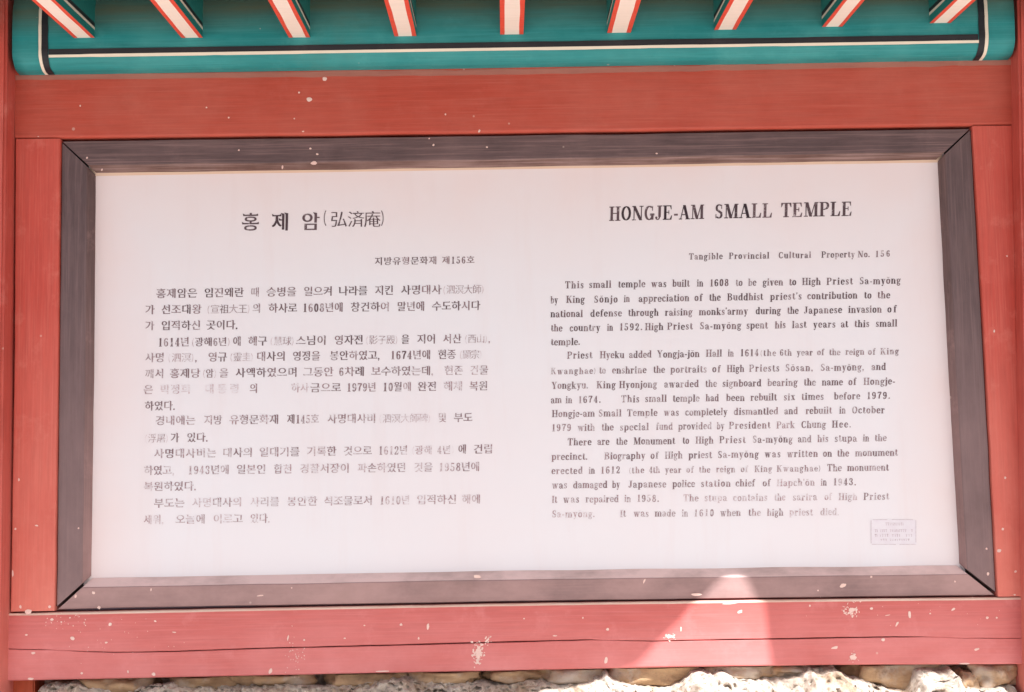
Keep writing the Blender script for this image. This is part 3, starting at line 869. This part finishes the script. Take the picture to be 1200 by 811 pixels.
# rafters: underside red with a cream band, sides green with black and white line
SL = math.tan(radians(1.7))
RAF = [(99, 44.5, 25.5), (225.3, 44.4, 26), (351, 44, 26), (475.2, 42.5, 27), (599.8, 40.5, 28.5), (725.3, 38.5, 29), (849.6, 35, 27), (975, 31.6, 25), (1101.4, 27.2, 26)]
RH = .095; YE = -.47; YB = .05
def rafter(px, py, wpx, seed):
    x, z = P(px, py, -BF)
    w = wpx * .00162 / 2 * .985
    b_t = .62                                   # cream band share of the half width
    # profile (x, z) round the section, split where the paint changes
    h = RH
    pr = [(-w, h), (-w, .029), (-w, .0205), (-w, .0150), (-w, 0), (-w * b_t, 0), (w * b_t, 0), (w, 0), (w, .0150), (w, .0205), (w, .029), (w, h)]
    cm = [0, 2, 1, 0, 3, 4, 3, 0, 1, 2, 0]
    n_ = 26; V = []; Fc = []; fm = []
    m = len(pr)
    for i in range(n_ + 1):
        y = lerp(YB, YE, i / n_)
        zc = z + (y + BF) * SL
        for j, (dx, dz) in enumerate(pr):
            wv_ = 0
            if j in (5, 6): wv_ = .0011 * noise.noise(Vector((y * 14, j, seed)))
            wz = .0008 * noise.noise(Vector((y * 9, j, seed + 3))) if j in (1, 2, 3, 8, 9, 10) else 0
            V.append((x + dx + wv_, y, zc + dz + wz))
    for i in range(n_):
        for j in range(m - 1):
            a = i * m + j; Fc.append((a, a + 1, a + m + 1, a + m)); fm.append(cm[j])
        Fc.append((i * m, (i + 1) * m, (i + 2) * m - 1, (i + 1) * m - 1)); fm.append(0)
    Fc.append(tuple(range(m))); fm.append(0)
    Fc.append(tuple(n_ * m + j for j in range(m))); fm.append(0)
    o = mesh_obj('rafter', V, Fc, [m_green_r, m_white, m_black, m_vermilion, m_band], board, fmat=fm)
    fix_normals(o)
for i, r in enumerate(RAF): rafter(*r, i)
# a few rafters beyond the posts on either side
for px, py in ((-27, 46), (-153, 47), (1227, 24), (1353, 22)): rafter(px, py, 26, px)

# blocking board above the beam, between beam and roof
zraf = P(600, 40.5, -BF)[1]
V = [(sx * 1.25, y, z) for sx in (-1, 1) for y, z in ((-.045, zb_l + .150), (-.045, zraf + RH + .02), (-.02, zraf + RH + .02), (-.02, zb_l + .150))]
o = mesh_obj('blocking_board', V, [(0, 1, 5, 4), (1, 2, 6, 5), (2, 3, 7, 6), (3, 0, 4, 7), (0, 3, 2, 1), (4, 5, 6, 7)], m_wood, board); fix_normals(o)

# roof deck; its unseen front edge is outlined to cast the chosen shade and sun patch
ZR = zraf + RH + .004
def roof_at(px, py, y=0.0):
    x, z = P(px, py, y)
    p = Vector((x, y, z)); d = -SUN_D
    # plane z = ZR + (y + BF) * SL
    t = (ZR + (p.y + BF) * SL - p.z) / (d.z - d.y * SL)
    q = p + d * t
    return q.x, q.y
SHADE_EDGE = [(-420, 905), (300, 900), (540, 890), (600, 850), (655, 815), (700, 800), (745, 781), (800, 722), (842, 676), (858, 664), (872, 662), (880, 674), (896, 712), (901, 760), (905, 788), (925, 794), (1200, 786), (1500, 780)]
edge_pts = []
for a, b_ in zip(SHADE_EDGE, SHADE_EDGE[1:]):
    k = max(2, int(math.hypot(b_[0] - a[0], b_[1] - a[1]) / 14))
    for i in range(k):
        edge_pts.append((lerp(a[0], b_[0], i / k) + 1.5 * noise.noise(Vector((i * .7, a[0], 0))), lerp(a[1], b_[1], i / k) + 2.0 * noise.noise(Vector((i * .9, a[1], 5)))))
edge_pts.append(SHADE_EDGE[-1])
fr = [roof_at(*p) for p in edge_pts]
V = []; Fc = []
for (x, y) in fr:
    zf = ZR + (y + BF) * SL
    zk = ZR + (.30 + BF) * SL
    V += [(x, y, zf), (x, y, zf + .03), (x, .30, zk + .03), (x, .30, zk)]
for i in range(len(fr) - 1):
    a = i * 4
    for j in range(4):
        Fc.append((a + j, a + (j + 1) % 4, a + 4 + (j + 1) % 4, a + 4 + j))
Fc.append((0, 1, 2, 3)); q = (len(fr) - 1) * 4; Fc.append((q, q + 3, q + 2, q + 1))
o = mesh_obj('roof_deck', V, Fc, m_wood, board); fix_normals(o)
# back slope of the roof
V = []
for sx in (-1.7, 2.1):
    zk = ZR + (.30 + BF) * SL
    V += [(sx, .302, zk), (sx, .302, zk + .03), (sx, .75, zk - .12), (sx, .75, zk - .15)]
o = mesh_obj('rear_roof_deck', V, [(0, 1, 5, 4), (1, 2, 6, 5), (2, 3, 7, 6), (3, 0, 4, 7), (0, 3, 2, 1), (4, 5, 6, 7)], m_wood, board); fix_normals(o)

# plaster and paint splashes on the woodwork
def splashes(name, pts, y, parent, mat=m_splash):
    V = []; Fc = []
    for (px, py, rx, ry, rot) in pts:
        k = 11; c0 = len(V); s = rnd.uniform(0, 99)
        cx, cz = P(px, py, y); V.append((cx, y - .0006, cz))
        for i in range(k):
            a = 2 * pi * i / k
            f = 1 + .45 * noise.noise(Vector((cos(a) * 1.2, sin(a) * 1.2, s)))
            ux, uz = rx * f * cos(a), ry * f * sin(a)
            qx, qz = ux * cos(rot) - uz * sin(rot), ux * sin(rot) + uz * cos(rot)
            x, z = P(px + qx, py + qz, y)
            V.append((x, y - .0002, z))
        for i in range(k): Fc.append((c0, c0 + 1 + i, c0 + 1 + (i + 1) % k))
    o = mesh_obj(name, V, Fc, mat, parent, kind='stuff'); fix_normals(o)
    return o
thin_strip('dust_line', [(18, 88.2), (600, 81), (1187, 69.4)], [(18, 94), (600, 87.5), (1187, 76)], -.0008, m_dust, board, n=120, wob=1.4, seed=9, th=.0004)
splashes('plaster_splashes', [
    (94, 124, 1, 1, 0), (242, 126, 1, 1, 0), (268, 138, 1, 1, 0), (350.5, 108.5, 1.1, 1.1, 0), (362.5, 116.7, 3, 2.6, 0), (380.5, 92.6, 3, 2.2, 0), (355, 154, 1.4, .8, 0), (522, 134, 1, 1.1, 0), (561.7, 153.5, 1.2, 2, .3), (345, 139, .8, .8, 0)], -.0004, board)
splashes('plaster_splashes', [
    (129, 714 + 18, 2, 2, 0), (85, 748, 2.6, 2.0, 0), (61, 726, 2, 1.5, 0), (39, 765.5, 2.6, 1.4, 0), (31, 744, 1.6, 1, 0), (124.5, 753, 1.6, 1, 0), (72, 729, 1, 1, 0), (82, 724, 1, .8, 0),
    (36, 795.6, 4, 1.3, 0), (96, 789, 1.6, 1.2, 0), (150, 787, 1, 1.8, 0), (180, 790, 2.4, 2, 0), (182, 728, 1.4, .9, .3), (204, 741, 2.6, .7, .1), (337.5, 747.5, .9, 3.4, .2), (356.5, 750, 1.2, 1, 0), (404, 748, 1.3, 1, 0),
    (470, 732, 1.6, 1.4, 0), (501.5, 734, 1.6, 3.8, .15), (490.5, 748, 1, 1.4, 0), (427, 733, 1, .7, 0), (317, 786.5, 1.8, 3.2, .4), (447, 786.6, 9, .8, -.02), (562, 766, 2.2, 4.5, .1), (571, 750, 1.2, 3.4, .7), (553, 752.5, 1.8, 1.2, 0),
    (710, 774.5, 2, 4.0, .1), (712, 737.5, 1.8, 1.8, 0), (683, 724, .8, 1.2, 0), (784, 745.8, 3.8, 2.2, 0), (798, 737, .9, 3, 0), (867, 717, 3, 2, -.6), (650, 745, 2.6, .7, 0), (614, 725, 1, .9, 0),
    (998, 715, 3.6, 2.6, -.3), (1021, 713, 2, 1.4, 0), (1051, 731.5, 1.2, 3.4, .5), (1000, 770, 4, 3.2, 0), (978, 759, 4, 1.6, -.2), (1035, 749.5, 2.2, 1.8, 0), (1066, 720, 1.6, 4, -.1), (1117, 714, 2.4, 1.2, -.5), (949, 710, 1, 1.2, 0), (1144.5, 761, 3, 1.4, -.3),
    (1168, 724, 1.4, 1.1, 0), (1157, 724, 1.8, 1.4, 0), (1130, 777.6, 7, .9, 0), (1040, 721, 3, .5, -.2), (1090, 719, 1.1, .8, 0)], -.0004, board)
splashes('plaster_splashes', [
    (43, 616, 2, .9, .2), (33, 717, 4, 3.0, 0), (24, 711, 1.4, 2, 0), (58, 711, 1.6, 1.6, 0), (15, 672, 1, 4, 0), (1171, 645.3, 2.6, 2, 0), (1175, 620, 1.6, 1.6, 0), (1190, 670, 1.6, 1.4, 0), (1199, 622, 1, 1, 0), (1189, 697, 1.3, 1, 0), (45, 160, 1, .6, 0), (1165, 388, 1, 1.4, 0), (1180, 300, 1, 1, 0), (22, 562, 1, 2, 0), (1178, 560, 1.2, 1.6, 0), (18, 620, 1.4, 1.3, 0)], -.0004, board)
splashes('plaster_splashes', [
    (102, 185, 1.1, 1.1, 0), (119.5, 199, 1, 1.4, 0), (280, 176, 1.1, 1, 0), (364, 174, 1.5, 1, 0), (372, 180.6, 1.4, 1, 0), (368, 191, 3.6, 2.2, 0), (331, 196, 1, 2.4, .2), (503, 162.4, .9, .9, 0), (508, 170, 1.3, 1.2, 0), (570.6, 172.5, 1.2, .9, 0), (769.6, 180, 1.3, .9, 0), (127, 160.8, 1.6, .7, 0),
    (92, 619, 1, 1, 0), (88.6, 698.5, 1.4, 2.2, .2), (116, 712, 2, 1.8, 0), (177, 691, .8, 1.8, 0), (110, 694.5, 2, 1.6, 0), (305, 698, 4, 1, -.1), (342, 689, 1, .8, 0), (559, 675.5, 4.5, 2.2, 0), (755, 681, 1, 3, .4), (988, 686, 3.6, 2.4, -.5), (1021, 676, 1.3, 1.3, 0), (1119, 681.5, 1.1, 1.1, 0), (1156, 643, 1.2, 1.2, 0), (1158, 672.5, 1.6, 1.8, 0), (958.5, 692, 1, 1, 0)], .0076, board)
def spray(cx, cy, sx, sy, k, big=1.1, lean=0):
    out = []
    for i in range(k):
        u, v = rnd.gauss(0, 1), rnd.gauss(0, 1)
        out.append((cx + u * sx * (1 - lean * v * .4), cy + v * sy, rnd.uniform(.25, big), rnd.uniform(.25, big * 1.3), rnd.uniform(0, 3)))
    return out
splashes('plaster_splashes', spray(560, 766, 3.0, 7, 90, 1.5, .6) + spray(570, 750, 2.5, 3, 16) + spray(345, 768, 7, 10, 40, .7) + spray(998, 715, 5, 4, 46, 1.3) + spray(784, 746, 4, 2.4, 26, 1.2)
         + spray(1000, 770, 3, 2.5, 22) + spray(80, 727, 22, 4, 24, .7) + spray(120, 752, 50, 14, 30, .45) + spray(1080, 715, 60, 12, 14, .4), -.0002, board)
splashes('plaster_splashes', [(857, 706.5, 10, 1.6, -.1), (816, 696.8, 6, 1.6, 0)], -.0002, board)

# ------------------------------------------------------------------ the writing
def lin(x0, y0, x1, y1): return lambda x: y0 + (y1 - y0) * (x - x0) / (x1 - x0)
ink = Ink()
bs = lin(713.6, 258.9, 998.9, 252.9)
for w_, a, b_ in (('HONGJE-AM', 713.6, 825.4), ('SMALL', 836.8, 905.6), ('TEMPLE', 914.3, 999.2)):
    put_latin(ink, w_, a, b_, bs, 16.8, -.02, .06, jit=.2)
ink.build('title_lettering', panel, 'English title in large serif capitals')
ink = Ink()
bs = lin(807, 304.4, 1042.8, 301)
for w_, a, b_ in (('Tangible', 807, 847), ('Provincial', 854, 901.6), ('Cultural', 912, 950.7), ('Property', 962.3, 1002), ('No.', 1005, 1019.6), ('156', 1025.8, 1043)):
    put_latin(ink, w_, a, b_, bs, 7.4, -.015, .22)
ink.build('text_line', panel, 'small English subtitle line')
O_ = '\u014f'
EN = [
 (338.2, 332.6, .18, [('This', 661.8, 684.2), ('small', 690, 716.6), ('temple', 724, 756.4), ('was', 762.8, 781.3), ('built', 787.6, 808.2), ('in', 816.3, 824.3), ('1608', 831.7, 854), ('to', 861.7, 870.4), ('be', 876.5, 886.5), ('given', 893.5, 917.9), ('to', 924.4, 933.3), ('High', 939.7, 962), ('Priest', 968.4, 999.5), ('Sa-my' + O_ + 'ng', 1006.9, 1055.7)]),
 (355.5, 349.3, .2, [('by', 644.8, 654), ('King', 663.3, 685.5), ('S' + O_ + 'njo', 695.7, 724), ('in', 730.8, 738.2), ('appreciation', 748, 808), ('of', 813.5, 823.3), ('the', 830.7, 844.6), ('Buddhist', 851.9, 894.4), ("priest's", 902.2, 939.7), ('contribution', 945.7, 1005), ('to', 1012.3, 1021.5), ('the', 1028, 1043.3)]),
 (372, 366, .18, [('national', 644.8, 683.3), ('defense', 691.4, 729), ('through', 735.8, 772), ('raising', 779, 811.7), ("monks'army", 818.7, 876.8), ('during', 885.2, 915.3), ('the', 922.2, 936), ('Japanese', 942, 986.9), ('invasion', 993.8, 1033.5), ('of', 1039.6, 1050.7)]),
 (388.6, 382.8, .2, [('the', 645.2, 659.3), ('country', 667.2, 703.7), ('in', 711.2, 718.5), ('1592.', 725.9, 753), ('High', 755.6, 777.6), ('Priest', 781.6, 811.9), ('Sa-my' + O_ + 'ng', 819.8, 868.9), ('spent', 874.4, 899.9), ('his', 907.8, 921), ('last', 928, 945.3), ('years', 952.7, 979.3), ('at', 985, 994), ('this', 1001, 1019), ('small', 1026, 1051.7)]),
 (404.8, 399, .18, [('temple.', 645.2, 680)]),
 (420.8, 415.2, .25, [('Priest', 664.3, 694.2), ('Hyeku', 702.8, 731.8), ('added', 736.9, 763.8), ('Yongja-j' + O_ + 'n', 769.7, 820), ('Hall', 827, 846.3), ('in', 852.8, 860), ('1614', 867.4, 889.4), ('~(the', 890.4, 909.6), ('~6th', 913.6, 928), ('~year', 933.4, 952.7), ('~of', 957.3, 965.9), ('~the', 971.4, 985), ('~reign', 990.6, 1013), ('~of', 1017, 1026), ('~King', 1031.5, 1053.5)]),
 (438.8, 433.6, .3, [('~Kwanghae)', 645.2, 698.6), ('to', 701.9, 710), ('enshrine', 717, 757.8), ('the', 765.3, 779.4), ('portraits', 785.3, 828.4), ('of', 834.4, 844.5), ('High', 851.5, 872.4), ('Priests', 877.5, 913.6), ('S' + O_ + 'san,', 920, 953), ('Sa-my' + O_ + 'ng,', 961.3, 1012.8), ('and', 1020.9, 1038.5)]),
 (455.9, 450.6, .3, [('Yongkyu.', 646, 689.6), ('King', 698.8, 721.7), ('Hyonjong', 725.3, 770.3), ('awarded', 778, 819.2), ('the', 826.2, 840.3), ('signboard', 846.3, 892.5), ('bearing', 899, 934.9), ('the', 941.7, 956.3), ('name', 962.8, 987.9), ('of', 993.9, 1003.6), ('Hongje-', 1011.7, 1049.3)]),
 (472.8, 467.4, .28, [('am', 645.2, 658.4), ('in', 662.6, 670.7), ('1674.', 677.7, 704.3), ('This', 727.5, 749.5), ('small', 755.6, 781.6), ('temple', 788, 820), ('had', 826.7, 842.7), ('been', 850.5, 872.9), ('rebuilt', 879.3, 910.5), ('six', 918.2, 932), ('times', 938.9, 965.5), ('before', 976.9, 1008.2), ('1979.', 1015.9, 1043.4)]),
 (489.0, 484.0, .33, [('Hongje-am', 646.5, 697.3), ('Small', 701, 728.5), ('Temple', 734.5, 770.6), ('was', 777.6, 795.9), ('completely', 802.7, 852.8), ('dismantled', 859.5, 912.3), ('and', 918.8, 935.3), ('rebuilt', 943.9, 975), ('in', 983.3, 991.2), ('October', 998, 1037)]),
 (505.6, 500.2, .36, [('1979', 646.5, 669.4), ('with', 676.8, 697.3), ('the', 704.6, 719.3), ('special', 726.3, 760.5), ('fund', 768.8, 788.6), ('provided', 794.5, 834.4), ('by', 839.6, 849), ('President', 854, 903), ('^Park', 909.6, 931.6), ('Chung', 938.6, 968.2), ('Hee.', 974.7, 997.6)]),
 (522.4, 516.8, .3, [('There', 664.8, 693.3), ('are', 699.7, 714.3), ('the', 721.7, 735.4), ('Monument', 742.2, 791.3), ('to', 799.6, 807.8), ('High', 814.8, 836.3), ('Priest', 842.7, 873.8), ('Sa-my' + O_ + 'ng', 881.5, 929.2), ('and', 934.7, 951.2), ('^his', 957.6, 971), ('stupa', 977.8, 1004.4), ('in', 1011, 1018.7), ('the', 1024.7, 1039.2)]),
 (539.2, 534.2, .34, [('precinct.', 646, 688.7), ('Biography', 707.9, 756.5), ('of', 762, 771.7), ('High', 778.9, 800), ('priest', 806.5, 834.4), ('Sa-my' + O_ + 'ng', 840.8, 889.4), ('was', 895.8, 915), ('written', 922, 958.7), ('on', 964.2, 975.2), ('the', 980.7, 995.2), ('monument', 1001.8, 1052.2)]),
 (555.8, 551.4, .38, [('erected', 646, 683.2), ('in', 689.6, 697.3), ('1612', 703.9, 726.8), ('~(the', 736.4, 755), ('~4th', 760.2, 773.6), ('~year', 779, 798.7), ('~of', 804, 813), ('~the', 818.8, 832.6), ('~reign', 839, 861.9), ('~of', 867.8, 876.6), ('~King', 883.9, 905), ('~Kwanghae)', 910, 962), ('The', 969, 986.6), ('monument', 992.5, 1041.6)]),
 (572.6, 568.2, .4, [('was', 646.5, 664.8), ('damaged', 671.3, 712), ('by', 717, 726.8), ('Japanese', 736.3, 780.9), ('police', 787.7, 814.6), ('station', 821.2, 856.4), ('chief', 861.6, 884.8), ('of', 893.5, 903), ("^Hapch'" + O_ + "n", 910, 955), ('in', 961.5, 969), ('1943.', 976.5, 1003.6)]),
 (589.3, 585.4, .48, [('It', 646.5, 653), ('was', 659.7, 679), ('repaired', 686, 725.3), ('in', 731.4, 739.5), ('1958.', 746.4, 772.6), ('^The', 800.5, 818.8), ('^stupa', 825.3, 852.2), ('^contains', 858.8, 899.5), ('^the', 907.2, 920.6), ('^sarira', 928.8, 957.8), ('^of', 965.9, 974.7), ('^High', 982.4, 1004.9), ('Priest', 1011.7, 1042)]),
 (606.6, 603.2, .46, [('^Sa-my' + O_ + 'ng.', 646.5, 697.3), ('It', 726.3, 733.6), ('was', 742.2, 760.5), ('made', 767, 791.7), ('in', 798.7, 806.4), ('1610', 813.3, 836.8), ('when', 843.6, 868.3), ('the', 876.6, 891.8), ('high', 898.6, 918.2), ('^priest', 924.6, 952.7), ('^died.', 961, 983.5)]),
]
for y0, y1, wr, words in EN:
    ink = Ink(); bs = lin(645, y0, 1052, y1)
    for w_, a, b_ in words:
        cap = 8.3; w2 = wr
        if w_[0] == '~': w_ = w_[1:]; cap = 7.5; w2 += .12
        if w_[0] == '^': w_ = w_[1:]; w2 += .22
        put_latin(ink, w_, a, b_, bs, cap, -.014, w2)
    ink.build('text_line', panel)

ink = Ink()
bs = lin(282, 269.6, 452, 267.5)
for c, a, b_, e, yb in (('홍', 281.5, 305.5, 22.6, 270.6), ('제', 317.5, 339.5, 23, 270.6), ('암', 352, 375.5, 23, 270.2)):
    put_east(ink, c, a, b_, lambda x, yb=yb: yb, e, -.014, .0, kx=.022, ky=-.001)
for c, a, b_ in (('弘', 386.5, 406), ('済', 407, 426), ('庵', 425.5, 445.5)):
    gx0, gx1, V_, F_ = east(c, .004, -.010, False)
    cx = (a + b_) / 2
    ink.put(V_, F_, lambda v: (cx + (v[0] - .46) * 20.5, 266.4 - (v[1] + .09) * 20.5 - .014 * (v[0] - .46) * 20), .12)
for c, x in (('(', 377.5), (')', 446)):
    lw, V_, F_ = LAT[c]
    ink.put(V_, F_, lambda v: (x + v[0] * 15, 263.5 - v[1] * 18.5), .12)
ink.build('title_lettering', panel, 'Korean title with Chinese characters in brackets')

KO = [
 (310.9, 309.0, .22, 10.2, [('지방유형문화재', 438.5, 512.5), ('제156호', 517.5, 556.5)]),
 (349.8, 344.0, .2, 0, [('홍제암은', 182.5, 231.5), ('임진왜란', 239, 286), ('때', 293.5, 304.3), ('승병을', 312, 347.5), ('일으켜', 355.5, 390), ('나라를', 396.5, 431), ('지킨', 439, 461.5), ('사명대사', 469.5, 517.5), ('^(泗溟大師)', 518, 568)]),
 (368.6, 363.4, .22, 0, [('가', 169.6, 181.3), ('선조대왕', 188.5, 236.5), ('(宣祖大王)', 241.5, 293.8), ('의', 295.5, 306), ('하사로', 314.3, 348.5), ('1608년에', 354, 402.5), ('창건하여', 410.5, 457), ('말년에', 465, 498), ('수도하시다', 506, 563)]),
 (387.4, 383.0, .18, 0, [('가', 169.6, 181), ('입적하신', 188.5, 235.5), ('곳이다.', 241.5, 281.5)]),
 (406.8, 402.0, .22, 0, [('1614년', 184.5, 222), ('~(광해6년)', 223.5, 270.5), ('에', 272.5, 283), ('혜구', 290.5, 313.5), ('^(慧球)', 315.5, 345.5), ('스님이', 346.5, 383), ('영자전', 391.5, 426), ('^(影子殿)', 427.5, 467), ('을', 470, 480), ('지어', 488.5, 511), ('서산', 518.5, 541), ('^(西山),', 543.5, 577)]),
 (424.8, 420.4, .24, 0, [('사명', 169.6, 193), ('^(泗溟),', 195.5, 234), ('영규', 243.5, 266.5), ('^(靈圭)', 268.5, 297.5), ('대사의', 300.3, 335), ('영정을', 342.5, 375.5), ('봉안하였고,', 386, 448), ('1674년에', 457, 505), ('현종', 513, 534.5), ('^(顯宗)', 537.5, 565.5)]),
 (443.6, 439.2, .28, 0, [('께서', 169.3, 192.6), ('홍제당', 198.5, 235), ('~(암)', 236.5, 254.5), ('을', 256.5, 268), ('사액하였으며', 275.5, 349), ('그동안', 355, 391), ('6차례', 396.3, 427.5), ('보수하였는데,', 434.8, 511), ('^현존', 520.5, 543), ('^건물', 550.3, 572.5)]),
 (462.2, 457.6, .34, 0, [('은', 168, 179.5), ('!박정희', 187, 224), ('@대통령', 238, 282), ('의', 292, 302.5), ('!하사', 341, 362), ('금으로', 363.3, 400), ('1979년', 405.8, 441), ('10월에', 448, 482.5), ('완전', 489, 512), ('^해체', 519.5, 542.5), ('복원', 549.6, 572)]),
 (481.4, 477.0, .28, 0, [('하였다.', 169.3, 208)]),
 (498.6, 494.4, .36, 0, [('경내에는', 181.7, 229.3), ('지방', 238.7, 260.5), ('유형문화재', 268.5, 327), ('제145호', 336, 374), ('사명대사비', 383.3, 441), ('^(泗溟大師碑)', 443, 505.5), ('및', 513, 523.5), ('부도', 531.5, 554)]),
 (519.0, 514.0, .28, 0, [('^(浮屠)', 168.3, 198), ('가', 199.5, 210), ('있다.', 218.5, 246.5)]),
 (537.4, 531.6, .36, 0, [('사명대사비는', 180, 254), ('대사의', 260.6, 296.5), ('일대기를', 303.3, 351.5), ('기록한', 359, 394.5), ('것으로', 402.3, 436), ('1612년', 443, 478), ('^(광해 4년)', 481.5, 533), ('에', 536.5, 547), ('건립', 554.5, 578)]),
 (557.0, 552.2, .42, 0, [('하였고,', 168.3, 207), ('1943년에', 219.6, 269), ('일본인', 276.7, 312), ('합천', 320.3, 342.5), ('경찰서장이', 351, 410), ('파손하였던', 418.6, 476), ('것을', 484.6, 507.5), ('1958년에', 513.6, 562.5)]),
 (575.8, 571.5, .42, 0, [('복원하였다.', 168, 233)]),
 (595.4, 590.2, .46, 0, [('부도는', 180, 216.5), ('사명대사의', 224.8, 284), ('사리를', 292.8, 327.5), ('봉안한', 335.8, 372), ('석조물로서', 379, 437), ('1610년', 444.5, 480.5), ('입적하신', 488, 535.5), ('해에', 541, 563.5)]),
 (614.6, 610.2, .46, 0, [('^세워,', 168, 194.5), ('오늘에', 205.3, 241), ('이르고', 249.3, 285), ('있다.', 292.8, 319)]),
]
for y0, y1, wr, em_, words in KO:
    ink = Ink(); bs = lin(169, y0, 575, y1)
    if em_: bs = lin(438, y0, 556, y1)
    for w_, a, b_ in words:
        em = em_ or 12.3; w2 = wr + .05 + max(0, y0 - 480) * .0010
        if w_[0] == '^': w_ = w_[1:]; w2 += .18
        elif w_[0] == '!': w_ = w_[1:]; w2 += .42
        elif w_[0] == '@': w_ = w_[1:]; w2 = 1.0
        elif w_[0] == '~': w_ = w_[1:]; w2 += .06
        if w_[0] == '(' : em *= .94
        put_east(ink, w_, a, b_, bs, em, -.012, w2, kx=.020, ky=-.005)
    ink.build('text_line', panel)

# small pale maker's stamp in the lower right corner: worn to marks that cannot be read
m_stamp, nt, b = new_mat('faded_lilac_stamp'); n = N(nt)
n.link(n.mix(n.ramp(n.noise(n.coord(), 160, 3), .35, .65, .15, .55), (.42, .30, .36), PANEL), b.inputs['Base Color']); b.inputs['Roughness'].default_value = .5
m_sfill, nt, b = new_mat('pale_lilac_wash'); n = N(nt)
n.link(n.mix(n.ramp(n.noise(n.coord(), 70, 4), .35, .65, .25, .6), PANEL, (.68, .62, .70)), b.inputs['Base Color']); b.inputs['Roughness'].default_value = .5
pc_ = [P(1020.6, 608.8, INK_Y + .0002), P(1072.6, 609.2, INK_Y + .0002), P(1074, 638, INK_Y + .0002), P(1021, 637.8, INK_Y + .0002)]
o = mesh_obj('stamp_ground', [(x, INK_Y + .0002, z) for x, z in pc_], [(0, 1, 2, 3)], m_sfill, panel)
if o.data.polygons[0].normal.y > 0: o.data.flip_normals()
V = []; Fc = []
def mark(x0, y0, x1, y1):
    a = len(V)
    for px, py in ((x0, y0), (x1, y0), (x1, y1), (x0, y1)):
        x, z = P(px, py, INK_Y); V.append((x, INK_Y, z))
    Fc.append((a, a + 1, a + 2, a + 3))
mark(1023, 608.8, 1040, 609.3); mark(1045, 608.8, 1070, 609.3); mark(1022, 637.7, 1050, 638.2); mark(1054, 637.7, 1073, 638.2); mark(1020.5, 610, 1021.1, 636.6); mark(1073.0, 609.8, 1073.6, 635.6)
def blobs(x0, x1, y, h, p, d):
    x = x0
    while x < x1:
        w = rnd.uniform(.8, 2.2)
        if rnd.random() < d: 
            mark(x, y + rnd.uniform(0, .5), x + w, y + rnd.uniform(.7, 1.3)); mark(x + w * .4, y + 1.35, x + w * .4 + .7, y + h)
        x += w + p
blobs(1037.5, 1058, 612.4, 3.4, .6, 1)
blobs(1025, 1028, 620.2, 3.6, .2, 1); blobs(1031, 1070, 620.2, 3.2, .7, .85)
blobs(1025, 1028, 625.6, 3.6, .2, 1); blobs(1031, 1070, 625.6, 3.4, 1.2, .85)
blobs(1029, 1066, 631.2, 2.6, .9, .75)
o = mesh_obj('stamp', V, Fc, m_stamp, panel, label='small pale lilac stamp with unreadable print')
if o.data.polygons[0].normal.y > 0: o.data.flip_normals()
